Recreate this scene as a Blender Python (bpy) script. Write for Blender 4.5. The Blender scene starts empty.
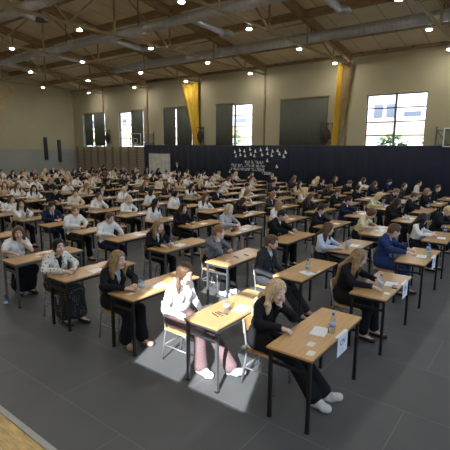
import bpy, bmesh, math, random, hashlib
import numpy as np
from mathutils import Vector, Matrix
random.seed(7)
C = bpy.context.scene.collection
SC = bpy.context.scene

# ------------------------------------------------------------------ materials
def new_mat(name):
    m = bpy.data.materials.new(name); m.use_nodes = True
    nt = m.node_tree; nt.nodes.clear()
    out = nt.nodes.new('ShaderNodeOutputMaterial')
    return m, nt, out

def lin(c):
    return tuple((x/12.92 if x <= .04045 else ((x+.055)/1.055)**2.4) for x in [v/255. for v in c])

def mat(name, rgb, rough=.6, metal=0., noise=0., scale=8., bump=0., bscale=60., stretch=None, spec=.5, coord='Object', sheen=0., rand=0.):
    """principled surface: base colour (linear) broken up by noise, with an optional noise bump"""
    m, nt, out = new_mat(name)
    b = nt.nodes.new('ShaderNodeBsdfPrincipled')
    nt.links.new(b.outputs[0], out.inputs[0])
    b.inputs['Roughness'].default_value = rough
    b.inputs['Metallic'].default_value = metal
    b.inputs['Specular IOR Level'].default_value = spec
    if sheen: b.inputs['Sheen Weight'].default_value = sheen
    b.inputs['Base Color'].default_value = (*rgb, 1)
    tc = nt.nodes.new('ShaderNodeTexCoord'); mp = nt.nodes.new('ShaderNodeMapping')
    nt.links.new(tc.outputs[coord], mp.inputs[0])
    if stretch: mp.inputs['Scale'].default_value = stretch
    if noise or rand:
        n = nt.nodes.new('ShaderNodeTexNoise'); n.inputs['Scale'].default_value = scale
        n.inputs['Detail'].default_value = 5
        nt.links.new(mp.outputs[0], n.inputs[0])
        r = nt.nodes.new('ShaderNodeValToRGB')
        r.color_ramp.elements[0].position = .3; r.color_ramp.elements[1].position = .7
        r.color_ramp.elements[0].color = (*[max(0, c*(1-noise)) for c in rgb], 1)
        r.color_ramp.elements[1].color = (*[min(1, c*(1+noise)) for c in rgb], 1)
        nt.links.new(n.outputs[0], r.inputs[0])
        last = r.outputs[0]
        if rand:
            oi = nt.nodes.new('ShaderNodeObjectInfo'); mr = nt.nodes.new('ShaderNodeMapRange')
            mr.inputs[3].default_value = 1-rand; mr.inputs[4].default_value = 1+rand
            nt.links.new(oi.outputs['Random'], mr.inputs[0])
            hs = nt.nodes.new('ShaderNodeHueSaturation')
            nt.links.new(mr.outputs[0], hs.inputs['Value']); nt.links.new(last, hs.inputs['Color'])
            last = hs.outputs[0]
        nt.links.new(last, b.inputs['Base Color'])
    if bump:
        n2 = nt.nodes.new('ShaderNodeTexNoise'); n2.inputs['Scale'].default_value = bscale
        nt.links.new(mp.outputs[0], n2.inputs[0])
        bp = nt.nodes.new('ShaderNodeBump'); bp.inputs['Strength'].default_value = bump
        bp.inputs['Distance'].default_value = .01
        nt.links.new(n2.outputs[0], bp.inputs['Height']); nt.links.new(bp.outputs[0], b.inputs['Normal'])
    return m

def emit_mat(name, rgb, s):
    m, nt, out = new_mat(name)
    e = nt.nodes.new('ShaderNodeEmission'); e.inputs[0].default_value = (*rgb, 1); e.inputs[1].default_value = s
    nt.links.new(e.outputs[0], out.inputs[0]); return m

def glass_mat(name, tint=(.95, .97, 1), refl=.06):
    m, nt, out = new_mat(name)
    t = nt.nodes.new('ShaderNodeBsdfTransparent'); t.inputs[0].default_value = (*tint, 1)
    g = nt.nodes.new('ShaderNodeBsdfGlossy'); g.inputs['Roughness'].default_value = .03
    mx = nt.nodes.new('ShaderNodeMixShader'); mx.inputs[0].default_value = refl
    nt.links.new(t.outputs[0], mx.inputs[1]); nt.links.new(g.outputs[0], mx.inputs[2])
    nt.links.new(mx.outputs[0], out.inputs[0]); return m

def floor_mat():
    m, nt, out = new_mat('grey_protective_floor')
    b = nt.nodes.new('ShaderNodeBsdfPrincipled'); nt.links.new(b.outputs[0], out.inputs[0])
    b.inputs['Roughness'].default_value = .5
    b.inputs['Specular IOR Level'].default_value = .4
    tc = nt.nodes.new('ShaderNodeTexCoord')
    br = nt.nodes.new('ShaderNodeTexBrick')
    br.inputs['Scale'].default_value = 1.0
    br.inputs['Mortar Size'].default_value = .004
    br.inputs['Brick Width'].default_value = 2.0; br.inputs['Row Height'].default_value = 1.0
    br.offset = .5
    br.inputs['Color1'].default_value = (.084, .088, .089, 1)
    br.inputs['Color2'].default_value = (.096, .099, .099, 1)
    br.inputs['Mortar'].default_value = (.16, .163, .163, 1)
    nt.links.new(tc.outputs['Object'], br.inputs[0])
    n = nt.nodes.new('ShaderNodeTexNoise'); n.inputs['Scale'].default_value = 1.1; n.inputs['Detail'].default_value = 7
    nt.links.new(tc.outputs['Object'], n.inputs[0])
    r = nt.nodes.new('ShaderNodeValToRGB')
    r.color_ramp.elements[0].color = (.78, .78, .78, 1); r.color_ramp.elements[1].color = (1.18, 1.18, 1.16, 1)
    nt.links.new(n.outputs[0], r.inputs[0])
    mx = nt.nodes.new('ShaderNodeMix'); mx.data_type = 'RGBA'; mx.blend_type = 'MULTIPLY'; mx.inputs[0].default_value = 1
    nt.links.new(br.outputs[0], mx.inputs[6]); nt.links.new(r.outputs[0], mx.inputs[7])
    nt.links.new(mx.outputs[2], b.inputs['Base Color'])
    n2 = nt.nodes.new('ShaderNodeTexNoise'); n2.inputs['Scale'].default_value = 2.5; n2.inputs['Detail'].default_value = 4
    nt.links.new(tc.outputs['Object'], n2.inputs[0])
    mr = nt.nodes.new('ShaderNodeMapRange'); mr.inputs[3].default_value = .38; mr.inputs[4].default_value = .62
    nt.links.new(n2.outputs[0], mr.inputs[0]); nt.links.new(mr.outputs[0], b.inputs['Roughness'])
    return m

def stripes_mat(name, c1, c2, axis_scale, rough=.7, width=.04):
    """boards with thin joints: wave-free, uses fraction of one object axis"""
    m, nt, out = new_mat(name)
    b = nt.nodes.new('ShaderNodeBsdfPrincipled'); nt.links.new(b.outputs[0], out.inputs[0])
    b.inputs['Roughness'].default_value = rough
    tc = nt.nodes.new('ShaderNodeTexCoord')
    sp = nt.nodes.new('ShaderNodeSeparateXYZ'); nt.links.new(tc.outputs['Object'], sp.inputs[0])
    ax, sc = axis_scale
    mu = nt.nodes.new('ShaderNodeMath'); mu.operation = 'MULTIPLY'; mu.inputs[1].default_value = sc
    nt.links.new(sp.outputs[ax], mu.inputs[0])
    fr = nt.nodes.new('ShaderNodeMath'); fr.operation = 'FRACT'; nt.links.new(mu.outputs[0], fr.inputs[0])
    lt = nt.nodes.new('ShaderNodeMath'); lt.operation = 'LESS_THAN'; lt.inputs[1].default_value = width
    nt.links.new(fr.outputs[0], lt.inputs[0])
    n = nt.nodes.new('ShaderNodeTexNoise'); n.inputs['Scale'].default_value = 1.5
    nt.links.new(tc.outputs['Object'], n.inputs[0])
    r = nt.nodes.new('ShaderNodeValToRGB')
    r.color_ramp.elements[0].color = (*[c*.85 for c in c1], 1); r.color_ramp.elements[1].color = (*[c*1.12 for c in c1], 1)
    nt.links.new(n.outputs[0], r.inputs[0])
    mx = nt.nodes.new('ShaderNodeMix'); mx.data_type = 'RGBA'
    nt.links.new(lt.outputs[0], mx.inputs[0]); nt.links.new(r.outputs[0], mx.inputs[6]); mx.inputs[7].default_value = (*c2, 1)
    nt.links.new(mx.outputs[2], b.inputs['Base Color'])
    return m

def plaid_mat(name, c1, c2, sc, rough=.85):
    m, nt, out = new_mat(name)
    b = nt.nodes.new('ShaderNodeBsdfPrincipled'); nt.links.new(b.outputs[0], out.inputs[0])
    b.inputs['Roughness'].default_value = rough
    tc = nt.nodes.new('ShaderNodeTexCoord'); ck = nt.nodes.new('ShaderNodeTexChecker')
    ck.inputs['Scale'].default_value = sc; ck.inputs[1].default_value = (*c1, 1); ck.inputs[2].default_value = (*c2, 1)
    nt.links.new(tc.outputs['Object'], ck.inputs[0]); nt.links.new(ck.outputs[0], b.inputs['Base Color'])
    return m

def dots_mat(name, base, dot, sc):
    m, nt, out = new_mat(name)
    b = nt.nodes.new('ShaderNodeBsdfPrincipled'); nt.links.new(b.outputs[0], out.inputs[0])
    b.inputs['Roughness'].default_value = .85
    tc = nt.nodes.new('ShaderNodeTexCoord'); v = nt.nodes.new('ShaderNodeTexVoronoi')
    v.inputs['Scale'].default_value = sc; v.inputs['Randomness'].default_value = .25
    nt.links.new(tc.outputs['Object'], v.inputs[0])
    lt = nt.nodes.new('ShaderNodeMath'); lt.operation = 'LESS_THAN'; lt.inputs[1].default_value = .27
    nt.links.new(v.outputs['Distance'], lt.inputs[0])
    mx = nt.nodes.new('ShaderNodeMix'); mx.data_type = 'RGBA'
    nt.links.new(lt.outputs[0], mx.inputs[0]); mx.inputs[6].default_value = (*base, 1); mx.inputs[7].default_value = (*dot, 1)
    nt.links.new(mx.outputs[2], b.inputs['Base Color'])
    return m

M = {}
M['floor'] = floor_mat()
M['parquet'] = mat('worn_yellow_parquet', (.60, .41, .15), .45, noise=.35, scale=5, stretch=(1, 7, 1))
M['edge'] = mat('aluminium_edge', (.40, .41, .38), .45, .3, noise=.1)
M['cream'] = mat('cream_wall_paint', (.34, .305, .195), .85, noise=.06, scale=.5)
M['wainscot'] = mat('grey_wall_paint', (.25, .25, .225), .8, noise=.05, scale=.7)
M['ceil'] = stripes_mat('ceiling_boards', (.68, .585, .395), (.33, .275, .17), (0, .95), .8, .03)
M['timber'] = mat('brown_roof_timber', (.28, .185, .085), .7, noise=.25, scale=3, stretch=(1, 1, 4))
M['steel'] = mat('tan_painted_steel', (.29, .22, .115), .5, noise=.12, scale=4)
M['duct'] = mat('galvanised_duct', (.42, .44, .45), .42, .35, noise=.15, scale=3, stretch=(6, 1, 1))
M['ductdark'] = mat('dark_duct_metal', (.12, .12, .12), .5, .5)
M['lamp_body'] = mat('lamp_housing', (.5, .5, .48), .5)
M['lamp'] = emit_mat('lamp_light', (1, .965, .91), 300)
M['navy'] = mat('navy_cloth', (.0075, .0098, .022), .95, noise=.25, scale=2, bump=.2, bscale=30, sheen=.05)
M['blind'] = mat('green_grey_blind', (.085, .092, .070), .9, noise=.12, scale=2, stretch=(8, 1, 1))
M['yellow'] = mat('yellow_drape', (.60, .40, .035), .8, noise=.18, scale=3, stretch=(4, 4, .4))
M['tan_drape'] = mat('tan_drape', (.40, .31, .16), .85, noise=.15, scale=3)
M['white_frame'] = mat('window_frame_dark', (.10, .10, .105), .5)
M['glass'] = glass_mat('window_glass')
M['bars'] = mat('pale_ladder_wood', (.40, .29, .15), .6, noise=.2, scale=5)
M['barframe'] = mat('dark_ladder_upright', (.20, .135, .065), .6, noise=.2, scale=5)
M['black'] = mat('black_metal', (.012, .012, .013), .42, noise=.2, scale=20)
M['legblack'] = mat('black_desk_tube', (.011, .011, .012), .4, .1, noise=.2, scale=20)
M['leggrey'] = mat('grey_desk_tube', (.10, .10, .105), .4, .3, noise=.15, scale=20)
M['tube'] = mat('silver_chair_tube', (.36, .37, .37), .38, .55, noise=.1, scale=20)
M['beech'] = mat('beech_laminate', (.50, .305, .13), .27, noise=.14, scale=4, stretch=(9, .8, 1), rand=.13)
M['ply'] = mat('beech_plywood', (.55, .34, .14), .45, noise=.16, scale=5, stretch=(1, 8, 1), rand=.1)
M['paper'] = mat('white_paper', (.80, .80, .78), .8, noise=.03)
M['card'] = mat('pale_card', (.72, .69, .60), .8, noise=.03)
M['ink'] = mat('dark_blue_ink', (.03, .03, .10), .7)
M['pen'] = mat('black_plastic', (.012, .012, .014), .35)
M['water'] = glass_mat('clear_bottle', (.86, .92, .97), .14)
M['cap'] = mat('blue_plastic', (.03, .10, .42), .4)
M['label'] = mat('bottle_label_blue', (.32, .45, .66), .5, noise=.5, scale=60)
M['board'] = mat('pale_grey_backdrop', (.52, .51, .44), .9, noise=.28, scale=3)
M['hoopwhite'] = mat('white_board_paint', (.62, .62, .60), .5)
M['clear'] = glass_mat('clear_board', (.8, .84, .86), .05)
M['hoop'] = mat('orange_rim', (.55, .16, .04), .5)
M['net'] = mat('white_cord', (.6, .6, .57), .8)
M['darkred'] = mat('dark_red_bag', (.04, .02, .018), .85, noise=.5, scale=12)
M['facade'] = mat('white_render_facade', (.42, .42, .42), .9, noise=.04)
M['orange'] = mat('orange_facade_band', (.37, .25, .165), .9, noise=.08)
M['extwin'] = mat('facade_window', (.05, .06, .08), .2)
M['leaf'] = mat('green_leaves', (.10, .17, .05), .8, noise=.5, scale=6)
M['trunk'] = mat('bark', (.10, .07, .05), .9)
M['extground'] = mat('outdoor_paving', (.35, .36, .33), .9, noise=.2, scale=1)
M['skin'] = mat('skin', (.62, .41, .31), .55, noise=.06, scale=12)
M['skin2'] = mat('skin_light', (.70, .49, .385), .55, noise=.06, scale=12)
M['lip'] = mat('lip', (.42, .15, .13), .5)
M['eye'] = mat('eye_white', (.65, .63, .60), .3)
M['iris'] = mat('iris_dark', (.05, .035, .025), .2)
HAIR = {'blond': (.56, .43, .25), 'dark blond': (.26, .17, .085), 'ginger': (.25, .135, .065), 'brown': (.105, .06, .033),
        'dark brown': (.035, .02, .012), 'black': (.013, .011, .010), 'grey': (.30, .29, .27)}
for k, v in HAIR.items():
    M['hair_'+k] = mat('hair_'+k.replace(' ', '_'), v, .45, noise=.45, scale=26, stretch=(2.5, 2.5, .35), bump=.5, bscale=45, spec=.22)
CL = {'black': (.012, .012, .014), 'charcoal': (.032, .032, .036), 'navy': (.013, .018, .045), 'blue': (.022, .04, .13),
      'white': (.74, .72, .68), 'cream': (.62, .55, .42), 'beige': (.55, .42, .28), 'pale blue': (.50, .56, .66), 'pale grey': (.42, .42, .42),
      'mauve': (.23, .145, .145), 'dark green': (.02, .03, .022), 'brown': (.09, .055, .04), 'yellow': (.62, .55, .30)}
for k, v in CL.items():
    M['c_'+k] = mat('cloth_'+k.replace(' ', '_'), v, .85, noise=.13, scale=9, bump=.35, bscale=14, spec=.15)
M['c_grey plaid'] = plaid_mat('cloth_grey_plaid', (.19, .20, .225), (.12, .125, .145), 55)
M['c_mauve plaid'] = plaid_mat('cloth_mauve_plaid', (.165, .105, .105), (.13, .082, .085), 50)
M['c_polka-dot white'] = dots_mat('cloth_polka', (.68, .66, .60), (.02, .02, .02), 26)
M['c_black lace'] = dots_mat('cloth_lace', (.014, .014, .016), (.16, .155, .15), 30)
M['s_black'] = mat('black_shoe', (.012, .012, .013), .35)
M['s_white'] = mat('white_sneaker', (.66, .66, .64), .6)
M['s_grey'] = mat('grey_sneaker', (.33, .36, .40), .6)
M['s_tan'] = mat('tan_sandal', (.40, .26, .18), .5)

# ------------------------------------------------------------------ mesh helpers
class MB:
    def __init__(s): s.bm = bmesh.new()
    def box(s, x0, x1, y0, y1, z0, z1, rot=None, org=None, mi=0):
        vs = [Vector((x, y, z)) for x in (x0, x1) for y in (y0, y1) for z in (z0, z1)]
        if rot is not None: vs = [rot @ (v-org) + org for v in vs]
        b = [s.bm.verts.new(v) for v in vs]
        for f in ((0, 1, 3, 2), (4, 6, 7, 5), (0, 4, 5, 1), (2, 3, 7, 6), (0, 2, 6, 4), (1, 5, 7, 3)):
            fc = s.bm.faces.new([b[i] for i in f]); fc.material_index = mi
        return s
    def bar(s, a, b, w, h=None):
        """rectangular bar from a to b, w wide and h high"""
        a = Vector(a); b = Vector(b); h = h or w; d = (b-a).normalized()
        up = Vector((0, 0, 1)) if abs(d.z) < .95 else Vector((1, 0, 0))
        sd = d.cross(up).normalized(); u = sd.cross(d).normalized()
        q = []
        for p in (a, b):
            for i, j in ((-1, -1), (1, -1), (1, 1), (-1, 1)):
                q.append(s.bm.verts.new(p + sd*w/2*i + u*h/2*j))
        for k in range(4):
            s.bm.faces.new((q[k], q[(k+1) % 4], q[4+(k+1) % 4], q[4+k]))
        s.bm.faces.new((q[3], q[2], q[1], q[0])); s.bm.faces.new(q[4:8]); return s
    def tube(s, pts, r, n=10, rs=None, smooth=True):
        pts = [Vector(p) for p in pts]; rings = []
        for i, p in enumerate(pts):
            d = (pts[min(i+1, len(pts)-1)] - pts[max(i-1, 0)]).normalized()
            up = Vector((0, 0, 1)) if abs(d.z) < .9 else Vector((0, 1, 0))
            sd = d.cross(up).normalized(); u = sd.cross(d)
            rr = rs[i] if rs else r
            rings.append([s.bm.verts.new(p + (sd*math.cos(2*math.pi*k/n) + u*math.sin(2*math.pi*k/n))*rr) for k in range(n)])
        for A, B in zip(rings, rings[1:]):
            for k in range(n):
                f = s.bm.faces.new((A[k], A[(k+1) % n], B[(k+1) % n], B[k])); f.smooth = smooth
        s.bm.faces.new(rings[0][::-1]); s.bm.faces.new(rings[-1]); return s
    def lathe(s, prof, n=16, c=(0, 0, 0)):
        rings = [[s.bm.verts.new((c[0]+r*math.cos(2*math.pi*k/n), c[1]+r*math.sin(2*math.pi*k/n), c[2]+z)) for k in range(n)] for r, z in prof]
        for A, B in zip(rings, rings[1:]):
            for k in range(n):
                f = s.bm.faces.new((A[k], A[(k+1) % n], B[(k+1) % n], B[k])); f.smooth = True
        s.bm.faces.new(rings[0][::-1]); s.bm.faces.new(rings[-1]); return s
    def mesh(s, name, m, bevel=0):
        if bevel:
            bmesh.ops.bevel(s.bm, geom=list(s.bm.edges), offset=bevel, segments=2, affect='EDGES')
        bmesh.ops.recalc_face_normals(s.bm, faces=s.bm.faces)
        me = bpy.data.meshes.new(name); s.bm.to_mesh(me); s.bm.free()
        for x in (m if isinstance(m, (list, tuple)) else [m]): me.materials.append(x)
        return me
    def build(s, name, m, parent=None, bevel=0, **kw):
        return link(name, s.mesh(name, m, bevel), parent, **kw)

def link(name, me, parent=None, label=None, cat=None, group=None, kind=None, loc=None):
    o = bpy.data.objects.new(name, me); C.objects.link(o)
    if parent is not None: o.parent = parent
    if loc is not None: o.location = loc
    for k, v in (('label', label), ('category', cat), ('group', group), ('kind', kind)):
        if v: o[k] = v
    return o
def thing(name, label, cat, loc=(0, 0, 0), rz=0, group=None, kind=None):
    o = link(name, None, None, label, cat, group, kind, loc); o.rotation_euler.z = rz; return o
def dup(root, loc, rz=None, label=None, group=None):
    def cp(o, par):
        c = o.copy(); C.objects.link(c); c.parent = par
        for ch in o.children: cp(ch, c)
        return c
    r = cp(root, None); r.location = loc
    if rz is not None: r.rotation_euler.z = rz
    if label: r['label'] = label
    if group: r['group'] = group
    return r
ORD = ['first', 'second', 'third', 'fourth', 'fifth', 'sixth', 'seventh', 'eighth', 'ninth', 'tenth', 'eleventh', 'twelfth', 'thirteenth',
       'fourteenth', 'fifteenth', 'sixteenth', 'seventeenth', 'eighteenth', 'nineteenth', 'twentieth', 'twenty-first', 'twenty-second']

# ------------------------------------------------------------------ the hall
XL, XR, YF, YB = -32.0, 8.0, -7.0, 19.0
EAVE, RIDGE_Y = 7.45, 6.0
def roofz(y): return EAVE + .152*(min(YB-y, y-YF))
T = .3
fl = MB().box(XL-T, XR+T, -1.48, YB+T, -.2, 0).build('floor', M['floor'], kind='structure')
MB().box(XL-T, XR+T, YF-T, -1.535, -.2, 0).build('floor_parquet', M['parquet'], kind='structure')
MB().box(XL-T, XR+T, -1.535, -1.48, -.2, .014).build('trim_1', M['edge'], kind='structure')

def wall_holes(u0, u1, z0, z1, holes, place, name, m):
    """wall in one mesh: grid cells around rectangular openings (u0,u1,z0,z1)"""
    us = sorted({u0, u1, *[h[0] for h in holes], *[h[1] for h in holes]})
    zs = sorted({z0, z1, *[h[2] for h in holes], *[h[3] for h in holes]})
    b = MB()
    for a, c in zip(us, us[1:]):
        for d, e in zip(zs, zs[1:]):
            mu, mz = (a+c)/2, (d+e)/2
            if any(h[0] < mu < h[1] and h[2] < mz < h[3] for h in holes): continue
            b.box(*place(a, c), d, e)
    return b.build(name, m, kind='structure')
WZ0, WZ1 = 2.62, 5.32
WINS = [(-30.65, -27.55), (-25.85, -22.9), (-20.85, -17.95), (-15.78, -13.02), (-10.93, -8.05), (-5.95, -3.04), (-.95, 1.95), (4.1, 7.0)]
wall_holes(XL-T, XR+T, 0, EAVE, [(a, b, WZ0, WZ1) for a, b in WINS], lambda a, b: (a, b, YB, YB+T), 'wall_back', M['cream'])
FWIN = [(-26, -23), (-16, -13), (-6.2, -3.2), (0.93, 2.74)]
FZ0, FZ1 = 4.72, 7.15
wall_holes(XL-T, XR+T, 0, EAVE, [(a, b, FZ0, FZ1) for a, b in FWIN], lambda a, b: (a, b, YF-T, YF), 'wall_front', M['cream'])
def gable(x0, x1, name):
    b = MB(); bm = b.bm
    pr = [(YF-T, 0), (YB+T, 0), (YB+T, EAVE), (RIDGE_Y, roofz(RIDGE_Y)+.05), (YF-T, EAVE)]
    A = [bm.verts.new((x0, y, z)) for y, z in pr]; B = [bm.verts.new((x1, y, z)) for y, z in pr]
    bm.faces.new(A); bm.faces.new(B)
    for k in range(5): bm.faces.new((A[k], A[(k+1) % 5], B[(k+1) % 5], B[k]))
    return b.build(name, M['cream'], kind='structure')
gable(XL-T, XL, 'wall_left'); FILL_WIN = [(-5.5, -2.2), (-.6, 2.7), (4.3, 7.6), (9.2, 12.5), (14.0, 17.3)]  # right wall openings are out of view, added to let in fill daylight
RZ0, RZ1 = 2.4, 6.3
wr = wall_holes(YF-T, YB+T, 0, EAVE, [(a, b, RZ0, RZ1) for a, b in FILL_WIN], lambda a, b: (XR, XR+T, a, b), 'wall_right', M['cream'])
b = MB(); A = [b.bm.verts.new((XR, y, z)) for y, z in ((YF-T, EAVE), (YB+T, EAVE), (RIDGE_Y, roofz(RIDGE_Y)+.05))]
B = [b.bm.verts.new((v.co.x+T, v.co.y, v.co.z)) for v in A]
b.bm.faces.new(A); b.bm.faces.new(B)
for k in range(3): b.bm.faces.new((A[k], A[(k+1) % 3], B[(k+1) % 3], B[k]))
b.build('wall_right_gable', M['cream'], kind='structure')
MB().box(XL, XL+.03, YF, YB, 0, 2.38).build('trim_2', M['wainscot'], kind='structure')
MB().box(XL, -22.6, YB-.03, YB, 0, 2.38).build('trim_3', M['wainscot'], kind='structure')
b = MB()
for y0, y1 in ((YF-T, RIDGE_Y), (RIDGE_Y, YB+T)):
    z0 = EAVE - .152*T if y0 < YF else roofz(y0); z1 = roofz(y1) if y1 < YB else EAVE - .152*T
    v = [b.bm.verts.new((x, y, z+d)) for d in (0, .25) for x, y, z in ((XL-T, y0, z0), (XR+T, y0, z0), (XR+T, y1, z1), (XL-T, y1, z1))]
    for f in ((0, 1, 2, 3), (7, 6, 5, 4), (0, 4, 5, 1), (1, 5, 6, 2), (2, 6, 7, 3), (3, 7, 4, 0)): b.bm.faces.new([v[i] for i in f])
b.build('ceiling', M['ceil'], kind='structure')
# eaves pipe along the back wall with its brackets
b = MB().tube([(XL, YB-.12, 7.32), (XR, YB-.12, 7.32)], .07)
for k in range(33): b.box(XL+.6+k*1.25, XL+.78+k*1.25, YB-.2, YB, 7.28, 7.42)
b.build('trim_4', M['barframe'], kind='structure')

# roof trusses, five metres apart
TX = [-27.7, -22.4, -17.25, -12.1, -6.95, -1.75, 3.4]
for k, x in enumerate(TX):
    t = thing('roof_truss', f'tan roof truss spanning the hall, {ORD[k]} from the gable wall with two black panels', 'roof truss', (x, RIDGE_Y, 6.95), group='roof trusses')
    yh = RIDGE_Y-YF
    MB().bar((0, -yh, -.05), (0, yh, -.05), .06, .09).build('bottom_chord', M['steel'], t)
    for s in (-1, 1):
        MB().bar((0, s*yh, EAVE-7.15), (0, 0, roofz(RIDGE_Y)-7.15), .18, .36).build('top_chord', M['timber'], t)
        for q in (2.15, 4.9, 8.0, 11.0):
            MB().bar((0, s*(yh-q), 0), (0, s*(yh-q), roofz(YB-q)-7.25), .06).build('post', M['steel'], t)
        for q0, q1 in ((2.15, 4.9), (8.0, 4.9), (8.0, 11.0), (13.0, 11.0)):
            MB().bar((0, s*(yh-q0), -.02), (0, s*(yh-q1), roofz(YB-q1)-7.25), .06).build('brace', M['steel'], t)
    if -28 < x < 5:
        link('column', MB().box(-.05, .05, YB-.07-RIDGE_Y, YB-RIDGE_Y, -6.95, .35).mesh('column', M['barframe']), t)
PY = [1.0, 4.0, 8.2, 11.0, 13.7, 16.4]
for k, y in enumerate(PY):
    z = roofz(y)
    o = MB().box(XL, XR, y-.09, y+.09, z-.30, z-.01).build('roof_purlin', M['timber'],
        label=f'brown timber purlin under the ceiling boards, {ORD[len(PY)-1-k]} from the window wall', cat='purlin', group='roof purlins')

# ventilation ducts along the hall with side branches and nozzles
DUCTS = [(14.45, .215, -20.2, 7.6, 'slim'), (9.2, .18, -31, 7.6, 'middle'), (5.0, .19, -31, 7.6, 'far overhead')]
for k, (y, r, x0, x1, nm) in enumerate(DUCTS):
    t = thing('ventilation_duct', ['round grey metal air duct running above the desks, next to the window wall',
              'long grey metal air duct with nozzle branches, second from the window wall', 'grey metal air duct at the top of the roof, third from the window wall'][k], 'duct', (x0, y, 7.35), group='round air ducts')
    n = int((x1-x0)/1.2)
    pts, rs = [], []
    for q in range(n+1):
        xx = (x1-x0)*q/n
        for dx, f in ((-.03, 1), (-.015, 1.035), (.015, 1.035), (.03, 1)):
            if 0 < q < n: pts.append((xx+dx, 0, 0)); rs.append(r*f)
            elif dx == -.03: pts.append((xx, 0, 0)); rs.append(r)
    MB().tube(pts, r, 20, rs).build('duct_body', M['duct'], t)
    for x in TX:
        if x0 < x < x1: MB().box(x-x0-.02, x-x0+.02, -.02, .02, r-.02, roofz(y)-7.4).build('hanger', M['ductdark'], t)
    if k:
        for x in (-29.4, -24.4, -19.4, -14.4, -9.37, -4.36, .7):
            if k == 2: x += .6
            L_ = 2.1 if k == 1 else .7
            bo = MB().tube([(x-x0, r*.6, 0), (x-x0, L_, -.06)], .12, 12).build('branch', M['duct'], t)
            MB().lathe([(.13, .16), (.26, .10), (.30, .02), (.30, -.02), (.16, -.05), (.10, -.01)], 16, (x-x0, L_+.25, -.1)).build('nozzle', M['ductdark'] if k == 2 else M['duct'], bo)

# ceiling lamps on the trusses
lampbody = MB().lathe([(.05, .16), (.08, .12), (.108, .02), (.108, 0)], 16).mesh('housing', M['lamp_body'])
lampdisc = MB().lathe([(.08, -.026), (.088, -.02), (.09, 0)], 16).mesh('diffuser', M['lamp'])
LX = [-28.05, -22.55, -17.5, -12.45, -7.3, -2.1, 3.1]
LY = [-4.6, -.9, 2.85, 6.65, 10.2, 14.05, 17.9]
first = None
for i, x in enumerate(LX):
    for j, y in enumerate(LY):
        lb = f'round ceiling lamp, {ORD[6-j]} from the window wall on the {ORD[i]} truss from the gable wall'
        if first is None:
            first = thing('ceiling_lamp', lb, 'lamp', (x, y, 6.86), group='round lamps under the roof trusses')
            h_ = link('housing', lampbody, first); link('diffuser', lampdisc, first)
            MB().bar((0, 0, .13), (.38, 0, .13), .03).build('arm', M['steel'], first)
        else: dup(first, (x, y, 6.86), None, lb)

# ------------------------------------------------------------------ windows, blinds, drapes
def window(k, x0, x1, z0, z1, y, rows, sgn, portal=True):
    b = MB(); f = .05
    b.box(x0, x0+f, y, y+.1, z0, z1).box(x1-f, x1, y, y+.1, z0, z1).box(x0, x1, y, y+.1, z0, z0+f).box(x0, x1, y, y+.1, z1-f, z1)
    xm = (x0+x1)/2; b.box(xm-.05, xm+.05, y, y+.1, z0, z1)
    for r in range(1, rows):
        z = z0+(z1-z0)*r/rows; b.box(x0, x1, y+.01, y+.09, z-.03, z+.03)
    w = b.build(f'window_{k}', M['white_frame'], kind='structure')
    MB().box(x0+f, x1-f, y+.045, y+.055, z0+f, z1-f).build('window_pane', M['glass'], w)
    li = bpy.data.lights.new('window_portal', 'AREA'); li.shape = 'RECTANGLE'; li.size = x1-x0; li.size_y = z1-z0
    li.cycles.is_portal = True
    lo = bpy.data.objects.new('window_portal', li); C.objects.link(lo); lo.location = (xm, y+(-.15 if sgn > 0 else .25), (z0+z1)/2)
    lo.rotation_euler = (math.pi/2*(-1 if sgn > 0 else 1), 0, 0)
for k, (a, b_) in enumerate(WINS): window(k+1, a, b_, WZ0, WZ1, YB+.1, 4, 1)
for k, (a, b_) in enumerate(FWIN): window(k+9, a, b_, FZ0, FZ1, YF-.2, 3, -1)

for k, (a, b_) in enumerate(FILL_WIN):  # unseen windows, added so daylight reaches the candidates from the front
    b = MB(); f = .06
    b.box(XR+.1, XR+.2, a, a+f, RZ0, RZ1).box(XR+.1, XR+.2, b_-f, b_, RZ0, RZ1).box(XR+.1, XR+.2, a, b_, RZ0, RZ0+f).box(XR+.1, XR+.2, a, b_, RZ1-f, RZ1)
    b.box(XR+.11, XR+.19, (a+b_)/2-.04, (a+b_)/2+.04, RZ0, RZ1)
    for r in range(1, 4): b.box(XR+.11, XR+.19, a, b_, RZ0+(RZ1-RZ0)*r/4-.03, RZ0+(RZ1-RZ0)*r/4+.03)
    w = b.build(f'window_{k+13}', M['white_frame'], kind='structure')
    MB().box(XR+.145, XR+.155, a+f, b_-f, RZ0+f, RZ1-f).build('window_pane', M['glass'], w)
    li = bpy.data.lights.new('window_portal', 'AREA'); li.shape = 'RECTANGLE'; li.size = RZ1-RZ0; li.size_y = b_-a; li.cycles.is_portal = True
    lo = bpy.data.objects.new('window_portal', li); C.objects.link(lo); lo.location = (XR+.05, (a+b_)/2, (RZ0+RZ1)/2); lo.rotation_euler = (0, math.pi/2, 0)
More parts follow.
